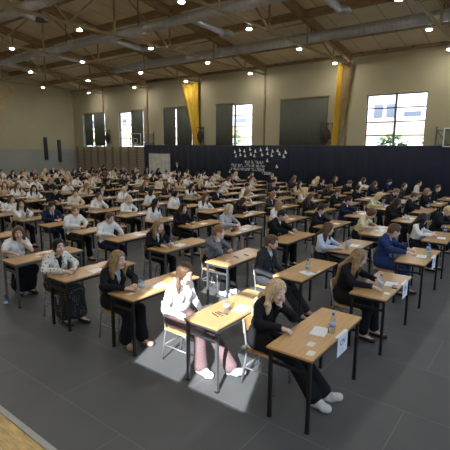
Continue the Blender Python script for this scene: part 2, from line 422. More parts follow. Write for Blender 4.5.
def drape_sheet(x0, x1, z0, z1, y, amp, wl, n, th=.02, seed=0):
    """hanging cloth with real folds and thickness"""
    rnd = random.Random(seed); b = MB(); cols = []
    ph = rnd.random()*6
    for i in range(n+1):
        x = x0+(x1-x0)*i/n
        d = amp*(math.sin(2*math.pi*x/wl+ph) + .5*math.sin(2*math.pi*x/wl*.37+2*ph))
        cols.append([b.bm.verts.new((x, y+d*f+o, z)) for o in (0, th) for z, f in ((z0, 1.0), ((z0+z1)/2, .9), (z1, .6))])
    for A, B in zip(cols, cols[1:]):
        for q in (0, 1, 3, 4): f = b.bm.faces.new((A[q], B[q], B[q+1], A[q+1])); f.smooth = True
        b.bm.faces.new((A[2], B[2], B[5], A[5])); b.bm.faces.new((A[0], A[3], B[3], B[0]))
    b.bm.faces.new((cols[0][0], cols[0][1], cols[0][2], cols[0][5], cols[0][4], cols[0][3]))
    b.bm.faces.new((cols[-1][0], cols[-1][3], cols[-1][4], cols[-1][5], cols[-1][2], cols[-1][1]))
    return b
BL = [(-30.25, -29.12, 'green-grey blind on the first window from the gable wall, wider panel beside its pale edge'),
      (-28.95, -27.5, 'green-grey blind beside the climbing bars side pillar, second panel of the first window'),
      (-24.2, -22.85, 'green-grey blind covering half of the second window, above the small basketball board'),
      (-20.62, -19.45, 'green-grey blind with a slit of light at its edge, above the pale backdrop'),
      (-19.35, -17.9, 'green-grey blind panel beside the first yellow drape'),
      (-15.8, -14.42, 'green-grey blind beside the open half window above the white lettering'),
      (-10.98, -8.0, 'wide green-grey blind covering a whole window beside the second yellow drape'),
      (-.95, 2.0, 'wide green-grey blind beyond the large open window')]
for a, b_, lb in BL:
    t = thing('window_blind', lb, 'blind', ((a+b_)/2, YB-.08, WZ1), group='green-grey window blinds')
    w = b_-a
    drape_sheet(-w/2, w/2, -2.62, .05, .0, .012, .23, 40, .01, int(abs(a)*10)).build('blind_cloth', M['blind'], t)
    MB().box(-w/2-.05, w/2+.05, -.03, .04, .05, .12).build('rail', M['barframe'], t)
for q, (a, b_) in enumerate(((-26, -23), (-16, -13), (-6.2, -3.2))):  # unseen blinds added to block stray sun patches on the floor
    t = thing('window_blind', f'green-grey blind added behind the camera to keep sun out, {ORD[q]} from the gable wall', 'blind', ((a+b_)/2, YF+.06, FZ1))
    drape_sheet(-1.55, 1.55, -2.7, .05, 0, .012, .23, 40, .01, 3).build('blind_cloth', M['blind'], t)
# navy stage cloth
nv = drape_sheet(-22.5, 6.5, .02, 2.76, 18.62, .035, .62, 420, .02, 5)
no = nv.build('backdrop_curtain', M['navy'], label='long navy blue cloth curtain hung across the window wall', cat='curtain')
MB().tube([(-22.6, 18.65, 2.77), (6.6, 18.65, 2.77)], .02).build('curtain_rod', M['ductdark'], no)
# gathered yellow drapes at the pillars
def yellow_drape(x0t, x1t, x0b, x1b, zt, zb, m, label, y=18.75):
    b = MB(); n = 40; rows = 14; g = []
    for r in range(rows+1):
        f = r/rows; e = f**.85; row = []
        z = zt+(zb-zt)*f
        for i in range(n+1):
            u = i/n; xa = x0t+(x0b-x0t)*e; xb = x1t+(x1b-x1t)*f
            d = .10*math.sin(u*2*math.pi*4.5+.3*f)*(1-.3*f)
            row.append((xa+(xb-xa)*u, y+d, z - (.08*math.sin(u*math.pi) if r == 0 else 0)))
        g.append(row)
    F = [[b.bm.verts.new(p) for p in r] for r in g]; K = [[b.bm.verts.new((p[0], p[1]+.03, p[2])) for p in r] for r in g]
    for r in range(rows):
        for i in range(n):
            f1 = b.bm.faces.new((F[r][i], F[r][i+1], F[r+1][i+1], F[r+1][i])); f1.smooth = True
            f2 = b.bm.faces.new((K[r][i], K[r+1][i], K[r+1][i+1], K[r][i+1])); f2.smooth = True
    for r in range(rows):
        b.bm.faces.new((F[r][0], F[r+1][0], K[r+1][0], K[r][0])); b.bm.faces.new((F[r][n], K[r][n], K[r+1][n], F[r+1][n]))
    for i in range(n):
        b.bm.faces.new((F[0][i], K[0][i], K[0][i+1], F[0][i+1])); b.bm.faces.new((F[-1][i], F[-1][i+1], K[-1][i+1], K[-1][i]))
    return b.build('gathered_drape', m, label=label, cat='drape', group='yellow drapes on the pillars')
yellow_drape(-18.75, -17.25, -17.5, -17.12, 6.95, 2.55, M['yellow'], 'yellow gathered drape on the pillar above the pale backdrop')
d2 = yellow_drape(-7.47, -7.22, -7.68, -7.32, 7.0, 2.55, M['yellow'], 'narrow yellow drape on the pillar beside the large open window')
d3 = yellow_drape(-7.22, -6.66, -7.34, -7.22, 6.95, 2.6, M['tan_drape'], 'tan drape lining hanging behind the narrow yellow drape', 18.82)

# things on the back wall
def hoop(xc, label, zb, w=1.25, rim=True):
    t = thing('basketball_board', label, 'basketball board', (xc, YB-.9, zb), group='basketball boards')
    MB().box(-w/2, w/2, 0, .02, 0, .85).build('board_panel', M['clear'], t)
    b = MB()
    for a in ((-w/2, -w/2+.05, 0, .85), (w/2-.05, w/2, 0, .85), (-w/2, w/2, 0, .05), (-w/2, w/2, .80, .85), (-.24, -.2, .12, .50), (.2, .24, .12, .50), (-.24, .24, .46, .50), (-.24, .24, .12, .16)):
        b.box(a[0], a[1], -.01, .03, a[2], a[3])
    b.build('board_border', M['hoopwhite'], t)
    b = MB()
    for x in (-.4, .4):
        b.bar((x, .03, .1), (x*2.7, .86, .1), .05).bar((x, .03, .75), (x*2.7, .86, .75), .05).bar((x, .03, .1), (x*2.7, .86, .75), .04)
    b.bar((-.4, .1, .75), (.4, .1, .75), .04).bar((-1.08, .85, 0), (-1.08, .85, .95), .06).bar((1.08, .85, 0), (1.08, .85, .95), .06).bar((-1.08, .85, .1), (1.08, .85, .1), .05).build('bracket', M['ductdark'], t)
    if rim:
        MB().tube([(.225*math.cos(a*math.pi/10), -.33+.225*math.sin(a*math.pi/10), .1) for a in range(21)], .012, 8).build('rim', M['hoop'], t)
        b = MB()
        for a in range(12):
            c, s = math.cos(a*math.pi/6), math.sin(a*math.pi/6)
            b.bar((.22*c, -.33+.22*s, .1), (.13*c, -.33+.13*s, -.3), .012)
        b.build('net', M['net'], t)
hoop(-22.85, 'small basketball board on brackets above the climbing bars', 2.78)
hoop(-1.42, 'basketball board with white border beside the large open window', 2.72)
for (x, lb) in ((-27.0, 'dark red bundle hung on the pillar between the first two windows'), (-17.05, 'dark red bundle hung on the pillar beside the yellow drape'), (-7.95, 'dark framed box on the pillar beside the narrow yellow drape')):
    t = thing('wall_bundle', lb, 'bundle', (x, YB-.25, 2.9), group='dark bundles on the pillars')
    b = MB()
    bmesh.ops.create_icosphere(b.bm, subdivisions=3, radius=.26)
    for v in b.bm.verts:
        v.co = Vector((v.co.x*.85, v.co.y*.6, v.co.z*1.55+.45+.06*math.sin(v.co.x*20+v.co.z*9)))
    for f in b.bm.faces: f.smooth = True
    b.build('padding', M['darkred'], t)
    b = MB()
    for s in (-.33, .33): b.bar((s, .0, 0), (s, .0, 1.05), .035)
    b.bar((-.33, 0, 1.05), (.33, 0, 1.05), .035).bar((-.33, 0, .02), (.33, 0, .02), .035).bar((0, 0, 1.0), (0, .25, 1.0), .04).build('bracket', M['black'], t)
# climbing bars
first = None
for k in range(9):
    x = -31.5+k*.985
    lb = f'wooden climbing bars on the window wall, {ORD[k]} section from the gable corner'
    if first is None:
        first = thing('climbing_bars', lb, 'climbing bars', (x, YB-.03, 0), group='climbing bars')
        for s in (0, .96): MB().box(s-.03, s+.03, -.16, 0, 0, 2.62).build('upright', M['barframe'], first)
        for q in range(14): MB().tube([(0, -.11, .2+q*.175), (.96, -.11, .2+q*.175)], .02, 8).build('rung', M['bars'], first)
    else: dup(first, (x, YB-.03, 0), None, lb)
# black panels on the gable wall
for y, z0, z1, lb in ((16.15, 1.5, 3.38, 'tall narrow black panel on the gable wall, the one further from the window corner'), (17.4, 1.3, 3.18, 'tall narrow black panel on the gable wall beside the window corner')):
    t = thing('wall_panel', lb, 'panel', (XL+.1, y, z0), group='tall black panels')
    MB().box(-.06, .06, -.14, .14, 0, z1-z0).build('panel_body', M['black'], t, bevel=.015)
    MB().box(-.1, -.06, -.05, .05, .3, z1-z0-.3).build('wall_bracket', M['ductdark'], t)
# tan drape at the far end of the gable wall
b = MB()
pr = [(11.0, 2.45), (12.4, 2.45), (12.75, 5.2), (14.0, 6.95), (14.0, 7.3), (11.0, 7.3)]
A = [b.bm.verts.new((XL+.04, y, z)) for y, z in pr]; B = [b.bm.verts.new((XL+.08, y, z)) for y, z in pr]
b.bm.faces.new(A); b.bm.faces.new(B[::-1])
for k in range(6): b.bm.faces.new((A[k], B[k], B[(k+1) % 6], A[(k+1) % 6]))
b.build('divider_curtain', M['tan_drape'], label='tan divider curtain drawn aside against the gable wall', cat='curtain')
# pale backdrop standing in front of the navy cloth
t = thing('photo_backdrop', 'pale grey mottled backdrop panel standing before the navy curtain', 'backdrop', (-20.7, 18.45, .0))
MB().box(-1.08, 1.08, -.02, .02, .5, 2.16).build('backdrop_cloth', M['board'], t)
b = MB()
for s in (-1.1, 1.1): b.tube([(s, .03, 0), (s, .03, 2.2)], .018).bar((s, -.2, .015), (s, .1, .015), .03)
b.tube([(-1.1, .03, 2.19), (1.1, .03, 2.19)], .015).build('stand', M['ductdark'], t)
# paper doves and lettering pinned on the cloth
def px_on(u, v, y):   # filled in below, once the camera is known
    c, d = RAY(u, v); q = (y-c[1])/d[1]; return c+d*q

# ------------------------------------------------------------------ camera (solved from the desks and the wall lines)
F_, PI_, YA, RO = 419.4412, .1826, .652, .0066
CAM = np.array([1.8816, -3.1887, 2.6332])
fw = np.array([-math.sin(YA)*math.cos(PI_), math.cos(YA)*math.cos(PI_), -math.sin(PI_)])
r0 = np.array([math.cos(YA), math.sin(YA), 0]); u0 = np.cross(r0, fw)
rr = r0*math.cos(RO)+u0*math.sin(RO); uu = -r0*math.sin(RO)+u0*math.cos(RO)
cd = bpy.data.cameras.new('camera'); cam = bpy.data.objects.new('camera', cd); C.objects.link(cam)
cam.matrix_world = Matrix(((rr[0], uu[0], -fw[0], CAM[0]), (rr[1], uu[1], -fw[1], CAM[1]), (rr[2], uu[2], -fw[2], CAM[2]), (0, 0, 0, 1)))
cd.sensor_fit = 'HORIZONTAL'; cd.sensor_width = 36; cd.lens = 36*F_/450; cd.clip_end = 300; cd.clip_start = .05
SC.camera = cam
def RAY(u, v): return CAM, fw+(u-225)/F_*rr-(v-225)/F_*uu
def at_z(u, v, z): c, d = RAY(u, v); return c+d*(z-c[2])/d[2]
def project(p):
    d = np.array(p)-CAM; w = d@fw
    return (225+F_*(d@rr)/w, 225-F_*(d@uu)/w) if w > .1 else (-999, -999)

DOVES = [(234.7, 151.7), (239.8, 150), (244.5, 150.8), (250, 149), (255.5, 151), (260.7, 149.6), (267.3, 148.7), (272.5, 151), (278, 150.4), (285.5, 152),
         (236.2, 155.7), (240.3, 154.5), (245.4, 155.5), (250.8, 154), (254.6, 155.5), (262, 154.5), (267.8, 153.3), (271.6, 155.2), (279.8, 153.6), (283.7, 156.2),
         (267.5, 160.4), (276.7, 166.3), (230, 171.3)]
dv = None
for k, (u, v) in enumerate(DOVES):
    p = px_on(u, v, 18.5)
    row = 'upper row' if k < 10 else ('lower row' if k < 20 else 'lone')
    if k < 20: lb = f'white paper dove on navy curtain, {row}, {ORD[k % 10]} from the half-open window'
    else: lb = ['lone white paper dove above the end of the white lettering', 'lone white paper dove lowest on the bare navy cloth', 'lone white paper dove beside the start of the lettering'][k-20]
    if dv is None:
        b = MB(); bm = b.bm
        def slab(pts, y0, y1, tilt):
            A = [bm.verts.new((x, y0-abs(x)*tilt, z)) for x, z in pts]; B = [bm.verts.new((x, y1-abs(x)*tilt, z)) for x, z in pts]
            bm.faces.new(A); bm.faces.new(B[::-1])
            for q in range(len(pts)): bm.faces.new((A[q], B[q], B[(q+1) % len(pts)], A[(q+1) % len(pts)]))
        slab([(-.03, -.16), (.13, -.15), (.15, -.04), (.07, .03), (.03, .0), (-.05, -.04), (-.13, -.13)], -.008, .008, .05)
        slab([(-.02, -.05), (.06, -.02), (.04, .12), (.0, .19), (-.06, .08)], -.02, -.006, .5)
        dv = b.build('paper_dove', M['paper'], label=lb, cat='paper dove', group='paper doves on the navy curtain', loc=p); dv.scale = (.62, .62, .62)
    else:
        dv2 = dup(dv, p, None, lb)
        dv2.scale = (.62 if k % 2 else -.62, .62, .62)
rg = random.Random(3)
def letter(bm_, x, z, s, g):
    st = .27*s
    b_ = MB.__new__(MB); b_.bm = bm_
    strokes = {0: [(0, st, 0, 1), (.6, .6+st, 0, 1), (0, .8, .4, .6)], 1: [(0, st, 0, 1), (0, .75, 0, .2), (0, .75, .8, 1), (0, .6, .4, .6)],
               2: [(0, st, 0, 1), (.6, .6+st, 0, 1), (0, .8, 0, .2), (0, .8, .8, 1)], 3: [(.28, .28+st, 0, 1), (0, .8, .8, 1)],
               4: [(0, st, 0, 1), (0, .75, 0, .2)], 5: [(0, st, .5, 1), (.55, .55+st, 0, 1), (0, .75, .4, .6), (0, .75, 0, .2)]}[g]
    for a, c, d, e in strokes: b_.box(x+a*s*.75, x+c*s*.75, -.006, .006, z+d*s, z+e*s)
LINES = [((245, 160.5), (263.3, 162.3), [4, 2, 6], .155), ((231.3, 163.7), (264.8, 166.3), [4, 4, 4, 2, 6], .155), ((231, 167.3), (264.5, 169.5), [1, 5, 8, 2, 7], .16), ((261.8, 171.8), (270.5, 174), [1, 6], .16)]
for k, (a, c, ws, s) in enumerate(LINES):
    p0 = px_on(*a, 18.52); p1 = px_on(*c, 18.52); n = sum(ws)+len(ws)-1
    t = thing('cut_out_lettering', f'white cut-out lettering on the navy curtain, {["upper line", "second line", "third line", "short signature line"][k]}', 'lettering', (p0[0], 18.52, p0[2]), group='white lettering')
    step = (p1[0]-p0[0])/n; q = 0
    for w in ws:
        bm = bmesh.new()
        for _ in range(w): letter(bm, q*step, -.16, s, rg.randrange(6)); q += 1
        q += 1
        b = MB.__new__(MB); b.bm = bm; b.build('word', M['paper'], t)

# ------------------------------------------------------------------ outside
MB().box(-80, 30, YB+T, 70, -.3, -.05).build('ground_outside', M['extground'], kind='structure')
MB().box(-60, 30, -60, YF-T, -.3, -.05).build('ground_outside_front', M['extground'], kind='structure')
t = thing('apartment_building', 'white apartment building with an orange band seen through the open windows', 'building', (-18, 36, -.05))
MB().box(-36, 26, 0, 10, 0, 16).build('facade', M['facade'], t)
MB().box(-36, 26, -.12, 0, 3.6, 4.95).build('orange_band', M['orange'], t)
for x in np.arange(-35.6, 38, 6):
    x = float(x)
    for z in (5.4, 9.0):
        for d in (0, 1.1):
            w = MB().box(x+d+.4, x+d+1.2, -.06, .02, z, z+1.15).build('window', M['extwin'], t)
    MB().box(x+3.0, x+4.4, -.06, .02, 5.45, 5.85).build('window', M['extwin'], t)
    MB().box(x+.2, x+2.5, -.3, -.05, 5.05, 5.25).build('ledge', M['facade'], t)
for k, (x, s, lb) in enumerate(((-6.6, 1.4, 'green bush outside the large open window, the brighter one'), (-4.0, 1.2, 'green bush outside the large open window, beside its mullion'), (-20.5, 1.6, 'green bush outside the half-open window above the lettering'), (-36.5, 2.0, 'green tree outside the second window'))):
    t = thing('bush', lb, 'bush', (x, 26, -.05), group='greenery outside the windows')
    b = MB(); rb = random.Random(k)
    for q in range(220):
        a, e, r = rb.random()*6.28, rb.random()*3.1-1.5, s*(.6+.4*rb.random())
        c = Vector((r*math.cos(a)*math.cos(e), r*math.sin(a)*math.cos(e), (2.2 if s < 1.5 else 3.1)+r*math.sin(e)))
        R3 = Matrix.Rotation(rb.random()*6, 3, Vector((rb.random(), rb.random(), rb.random())).normalized())
        vs = [b.bm.verts.new(c+R3 @ Vector(w)*.22) for w in ((-1, -.4, 0), (0, -.5, .1), (1, 0, 0), (0, .5, .1))]
        b.bm.faces.new(vs)
    b.build('foliage', M['leaf'], t)
    MB().tube([(0, 0, 0), (.05, 0, 2.4 if s < 1.5 else 3.2)], .07, 8).build('trunk', M['trunk'], t)


# ------------------------------------------------------------------ people: distance fields turned into one smooth surface
class Fld:
    def __init__(s): s.p = []
    def cap(s, a, b, r1, r2=None, k=.03, sub=False):
        s.p.append(('c', np.array(a, float), np.array(b, float), r1, r1 if r2 is None else r2, k, sub)); return s
    def ell(s, c, r, R=None, k=.03, sub=False):
        s.p.append(('e', np.array(c, float), np.array(r, float), np.eye(3) if R is None else R, 0, k, sub)); return s
    def bounds(s):
        lo, hi = np.full(3, 9.), np.full(3, -9.)
        for t, a, b, r1, r2, k, sub in s.p:
            if sub: continue
            if t == 'c': m = max(r1, r2); lo = np.minimum(lo, np.minimum(a, b)-m); hi = np.maximum(hi, np.maximum(a, b)+m)
            else: m = b.max(); lo = np.minimum(lo, a-m); hi = np.maximum(hi, a+m)
        return lo, hi
    def grid(s, h):
        lo, hi = s.bounds(); lo -= .03+2*h; hi += .03+2*h
        n = np.ceil((hi-lo)/h).astype(int)+1
        ax = [(lo[i]+h*np.arange(n[i])).astype(np.float32) for i in range(3)]
        F = np.full(n, 1., np.float32)
        for t, a, b, r1, r2, k, sub in s.p:
            if t == 'c': m = max(r1, r2); l, u = np.minimum(a, b)-m, np.maximum(a, b)+m
            else: m = b.max(); l, u = a-m, a+m
            mg = k+2.5*h
            i0 = np.maximum(0, np.floor((l-mg-lo)/h).astype(int)); i1 = np.minimum(n, np.ceil((u+mg-lo)/h).astype(int)+1)
            if (i1 <= i0).any(): continue
            sl = tuple(slice(i0[i], i1[i]) for i in range(3))
            X, Y, Z = ax[0][sl[0]][:, None, None], ax[1][sl[1]][None, :, None], ax[2][sl[2]][None, None, :]
            if t == 'c':
                ba = b-a; L = max(float(ba@ba), 1e-9)
                tt = np.clip(((X-a[0])*ba[0]+(Y-a[1])*ba[1]+(Z-a[2])*ba[2])/L, 0, 1)
                d = np.sqrt((X-a[0]-tt*ba[0])**2+(Y-a[1]-tt*ba[1])**2+(Z-a[2]-tt*ba[2])**2)-(r1+(r2-r1)*tt)
            else:
                R = r1; q = [((X-a[0])*R[0, i]+(Y-a[1])*R[1, i]+(Z-a[2])*R[2, i]) for i in range(3)]
                k0 = np.sqrt(sum((q[i]/b[i])**2 for i in range(3))); k1 = np.sqrt(sum((q[i]/b[i]**2)**2 for i in range(3)))+1e-6
                d = k0*(k0-1)/k1
            G = F[sl]
            if sub:
                F[sl] = np.maximum(G, -d)
            elif k > 0:
                w = np.maximum(k-np.abs(G-d), 0)/k; F[sl] = np.minimum(G, d)-w*w*k*.25
            else: F[sl] = np.minimum(G, d)
        s.ax, s.lo, s.h = ax, lo, h
        return F, ax[0][:, None, None], ax[1][None, :, None], ax[2][None, None, :]

def nets(F, lo, h):
    """surface nets: the zero surface of F as quads"""
    n = F.shape; S = F < 0
    cn = [(i, j, k) for i in (0, 1) for j in (0, 1) for k in (0, 1)]
    sl = lambda c: tuple(slice(c[i], n[i]-1+c[i]) for i in range(3))
    cnt = sum(S[sl(c)].astype(np.int8) for c in cn)
    act = (cnt > 0) & (cnt < 8)
    idx = np.argwhere(act)
    vid = np.full(act.shape, -1, np.int64); vid[act] = np.arange(len(idx))
    vals = np.stack([F[idx[:, 0]+c[0], idx[:, 1]+c[1], idx[:, 2]+c[2]] for c in cn], 1)
    acc = np.zeros((len(idx), 3)); num = np.zeros(len(idx))
    for a in range(8):
        for b in range(a+1, 8):
            df = np.array(cn[b])-np.array(cn[a])
            if np.abs(df).sum() != 1: continue
            va, vb = vals[:, a], vals[:, b]; m = (va < 0) != (vb < 0)
            t = np.where(m, va/np.where(m, va-vb, 1), 0)
            acc += m[:, None]*(np.array(cn[a])[None]+t[:, None]*df[None]); num += m
    V = (idx+acc/num[:, None])*h+lo
    Q = []
    for ax in range(3):
        o = [0, 0, 0]; o[ax] = 1
        A = S[tuple(slice(0, n[i]-o[i]) for i in range(3))]; B = S[tuple(slice(o[i], n[i]) for i in range(3))]
        e = np.argwhere(A != B)
        u, v = (ax+1) % 3, (ax+2) % 3
        e = e[(e[:, u] > 0) & (e[:, v] > 0) & (e[:, u] < n[u]-1) & (e[:, v] < n[v]-1)]
        if not len(e): continue
        ins = A[e[:, 0], e[:, 1], e[:, 2]]
        def g(du, dv):
            q = e.copy(); q[:, u] -= du; q[:, v] -= dv; return vid[q[:, 0], q[:, 1], q[:, 2]]
        q = np.stack([g(1, 1), g(0, 1), g(0, 0), g(1, 0)], 1)
        q[~ins] = q[~ins][:, ::-1]; Q.append(q)
    return V, np.concatenate(Q)

def to_mesh(name, V, Q, mats, mi=None, smooth=1):
    if smooth:
        for _ in range(smooth):      # one light relaxation
            acc = np.zeros_like(V); num = np.zeros(len(V))
            for a in range(4):
                i, j = Q[:, a], Q[:, (a+1) % 4]
                np.add.at(acc, i, V[j]); np.add.at(num, i, 1)
            V = V*.5+.5*acc/np.maximum(num, 1)[:, None]
    me = bpy.data.meshes.new(name)
    me.vertices.add(len(V)); me.vertices.foreach_set('co', V.astype(np.float32).ravel())
    me.loops.add(Q.size); me.loops.foreach_set('vertex_index', Q.astype(np.int32).ravel())
    me.polygons.add(len(Q)); me.polygons.foreach_set('loop_start', np.arange(0, Q.size, 4, dtype=np.int32))
    me.update(calc_edges=True)
    me.polygons.foreach_set('use_smooth', np.ones(len(Q), bool))
    if mi is not None: me.polygons.foreach_set('material_index', mi.astype(np.int32))
    for m in mats: me.materials.append(m)
    me.update(); me.validate()
    return me

def V3(*a): return np.array(a, float)
def nrm(v): v = np.array(v, float); return v/np.linalg.norm(v)
def rotm(yaw, pitch, roll=0):
    cy, sy, cp, sp, cr, sr = math.cos(yaw), math.sin(yaw), math.cos(pitch), math.sin(pitch), math.cos(roll), math.sin(roll)
    return (np.array([[cy, -sy, 0], [sy, cy, 0], [0, 0, 1]]) @ np.array([[cp, 0, sp], [0, 1, 0], [-sp, 0, cp]]) @ np.array([[1, 0, 0], [0, cr, -sr], [0, sr, cr]]))
# arm poses: for each side elbow, wrist, hand direction, palm normal, finger curl (local metres; x forward, y to the person's own left)
ARMS = {
 'write': dict(R=((.15, -.27, .83), (.37, -.15, .815), (.83, .5, -.22), (0, 0, -1), .7), L=((.14, .27, .83), (.36, .15, .815), (.75, -.62, -.2), (0, 0, -1), .35), lean=.14),
 'clasp': dict(R=((.13, -.26, .83), (.35, -.09, .815), (.60, .78, -.1), (0, .3, -1), .6), L=((.13, .26, .83), (.35, .09, .82), (.62, -.76, -.05), (0, -.3, -1), .6), lean=.08),
 'chin': dict(R=((.13, -.27, .83), (.36, -.18, .815), (.9, .35, -.2), (0, 0, -1), .8), L=((.33, .14, .815), (.215, .07, .945), (-.18, -.40, .9), (-.9, -.2, 0), 1.3), lean=.17),
 'chinr': dict(R=((.33, -.14, .815), (.215, -.07, .945), (-.18, .40, .9), (-.9, .2, 0), 1.3), L=((.14, .27, .83), (.36, .12, .815), (.62, -.76, -.1), (0, 0, -1), .4), lean=.17),
 'lap': dict(R=((.02, -.25, .74), (.235, -.15, .655), (.85, .45, -.2), (0, 0, -1), .5), L=((.02, .25, .74), (.235, .15, .655), (.85, -.45, -.2), (0, 0, -1), .5), lean=.06),
 'hang': dict(R=((-.03, -.25, .71), (.05, -.24, .47), (.15, .1, -.98), (0, 1, 0), .4), L=((-.03, .25, .71), (.05, .24, .47), (.15, -.1, -.98), (0, -1, 0), .4), lean=.0),
 'low': dict(R=((.20, -.30, .83), (.42, -.17, .815), (.85, .45, -.22), (0, 0, -1), .7), L=((.22, .29, .825), (.40, .08, .82), (.45, -.88, -.1), (0, 0, -1), .4), lean=.32),
 'reach': dict(R=((.22, -.24, .83), (.46, -.17, .815), (.95, .1, -.2), (0, 0, -1), .3), L=((.18, .27, .83), (.40, .17, .815), (.85, -.4, -.2), (0, 0, -1), .4), lean=.18),
}
LEGS = {
 'plain': dict(R=((.41, -.10, .49), (.36, -.11, .09), 0), L=((.42, .10, .49), (.45, .10, .09), 0)),
 'back': dict(R=((.41, -.10, .48), (.20, -.10, .10), 0), L=((.42, .10, .49), (.28, .09, .10), 0)),
 'ahead': dict(R=((.42, -.08, .47), (.70, -.05, .10), 0), L=((.42, .09, .49), (.76, .06, .13), .1)),
 'stand': dict(R=((.03, -.09, .11), (.0, -.09, -.33), 0), L=((.03, .09, .11), (.0, .10, -.33), 0), zg=-.41),
 'split': dict(R=((.42, -.09, .48), (.45, -.11, .09), 0), L=((.43, .08, .50), (.78, .05, .11), .1)),
}
def skel(arm, legp, g, head):
    a = ARMS[arm]; lean = a['lean']
    def T(x, y, z): return V3(x+lean*(z-.55), y, z-.25*lean*lean*(z-.55))
    sw = .155 if g == 'f' else .178
    hc = T(.075, 0, 1.150)+V3(lean*.10, 0, -lean*.10)
    return dict(a=a, T=T, sw=sw, hc=hc, R=rotm(head[0], head[1], head[2] if len(head) > 2 else 0), l=LEGS[legp], g=g)
def torso(F, S, inf, k=.05):
    T, g = S['T'], S['g']
    w = 1.0 if g == 'm' else .9; inf = inf-(.006 if g == 'm' else .011)
    F.cap(V3(0, -.085, .56), V3(0, .085, .56), .105+inf, k=k)
    for s in (-1, 1):
        F.cap(T(-.005, s*.055*w, .60), T(.0, s*.052*w, .76), .092+inf, .088+inf, k=k)
        F.cap(T(.0, s*.055*w, .76), T(-.005, s*.075*w, .93), .09+inf, .093*w+inf, k=k)
        F.cap(T(-.005, s*.03, 1.03), T(-.005, s*(S['sw']-.045), .985), .046+inf*.8, .052+inf, k=k)
        if g == 'f': F.ell(T(.07, s*.065, .85), (.055+inf, .06+inf, .06+inf), k=.04)
def armf(F, S, inf, k=.03, r=1., cuff=None, upto=None):
    for sd, s in (('R', -1), ('L', 1)):
        e, w, d, nn, cu = S['a'][sd]; e, w = V3(*e), V3(*w)
        sh = S['T'](-.005, s*S['sw'], .965)
        q = .052 if S['g'] == 'm' else .045
        if upto is not None:
            F.cap(sh, sh+(e-sh)*upto, q+inf, q*.95+inf*1.3, k=k); continue
        F.cap(sh, e, q+inf, q*.78+inf, k=k)
        w2 = w if cuff is None else w+(e-w)*cuff
        F.cap(e, w2, q*.78+inf, q*.56+inf, k=k)
def hands(F, S, fine):
    for sd, s in (('R', -1), ('L', 1)):
        e, w, d, nn, cu = S['a'][sd]; w = V3(*w); d = nrm(d); n = nrm(nn); side = np.cross(n, d); side = nrm(side); n = np.cross(d, side)
        z = .9 if S['g'] == 'f' else 1.
        ts = 1 if float(np.dot(side, V3(0, -s, 0))) > 0 else -1
        if abs(float(np.dot(side, V3(0, 1, 0)))) < .15: ts = 1 if sd == 'R' else -1
        for o in (-.026, -.009, .009, .026):
            F.cap(w+side*o*.6, w+d*.085*z+side*o, .0145*z, .0125*z, k=.012)
        for i, (o, L) in enumerate(((-.033, .072), (-.0115, .082), (.0115, .078), (.033, .060))):
            o *= -ts
            b = w+d*.085*z+side*o; d1 = nrm(d+n*cu*.45+side*o*4); m = b+d1*L*.55*z
            d2 = nrm(d+n*cu*1.3+side*o*3); t = m+d2*L*.48*z
            F.cap(b, m, .0088*z, .0082*z, k=.004); F.cap(m, t, .0082*z, .0068*z, k=.004)
        b = w+d*.022+side*.022*ts; m = w+d*.058+side*.052*ts+n*.012; t = m+nrm(d+n*.5-side*.15*ts)*.034
        F.cap(b, m, .0115*z, .0100*z, k=.008); F.cap(m, t, .0095*z, .008*z, k=.004)
def headf(F, S):
    hc, R = S['hc'], S['R']; P = lambda x, y, z: hc+R @ V3(x, y, z)
    f = .96 if S['g'] == 'f' else 1.
    F.cap(S['T'](-.005, 0, 1.00), hc+R @ V3(-.022, 0, -.07), .056*f, .052*f, k=.03)
    F.ell(P(-.008, 0, .025), (.094, .076*f, .092), R, k=.02)
    F.ell(P(.012, 0, -.035), (.073, .060*f, .078), R, k=.025)
    F.cap(P(.050, -.014, -.092), P(.050, .014, -.092), .022*f, k=.03)
    F.cap(P(.080, 0, .012), P(.103, 0, -.028), .008, .0115, k=.012)
    for s in (-1, 1):
        F.cap(P(.094, s*.008, -.031), P(.090, s*.011, -.031), .0075, k=.008)
        F.ell(P(-.005, s*.076*f, -.005), (.019, .009, .031), R, k=.008)
        F.cap(P(.077, s*.018, .035), P(.066, s*.046, .032), .011, k=.012)
        F.ell(P(.091, s*.031, .008), (.017, .019, .011), R, k=0, sub=True)
        F.ell(P(.058, s*.042, -.028), (.025, .02, .02), R, k=.02)
    F.cap(P(.080, -.017, -.0585), P(.080, .017, -.0585), .0078, k=.006)
    F.cap(P(.079, -.013, -.067), P(.079, .013, -.067), .0085, k=.006)
def legsf(F, S, inf, k=.04, flare=0., cut=0., bare=1.):
    for sd, s in (('R', -1), ('L', 1)):
        kn, an, _ = S['l'][sd]; kn, an = V3(*kn), V3(*an)
        q = 1. if S['g'] == 'm' else .95
        F.cap(V3(.02, s*.085, .545), kn, .086*q+inf, .060*q+inf, k=k)
        a2 = an+(kn-an)*cut
        F.cap(kn, a2, .056*q+inf, .040*q*bare+inf+flare, k=k)
        if inf == 0: F.ell(kn+(an-kn)*.3+V3(-.02, 0, 0), (.05, .05, .12), k=.03)
def footf(F, S, sd, inf, z0=.0):
    kn, an, up = S['l'][sd]; an = V3(*an); s = -1 if sd == 'R' else 1
    h = an+V3(-.035, 0, -.055); zg = S['l'].get('zg', 0); h[2] = max(.034+zg, h[2]); t = an+V3(.155, s*.012, -.06); t[2] = max(.03+zg, t[2]+up*.6)
    F.cap(h, t, .034+inf, .029+inf, k=.02); F.cap(an+V3(0, 0, -.01), an+V3(.08, 0, -.04), .036+inf, .028+inf, k=.03)
    F.cap(t+V3(-.04, -.018, 0), t+V3(-.005, .012, 0), .028+inf, k=.02)

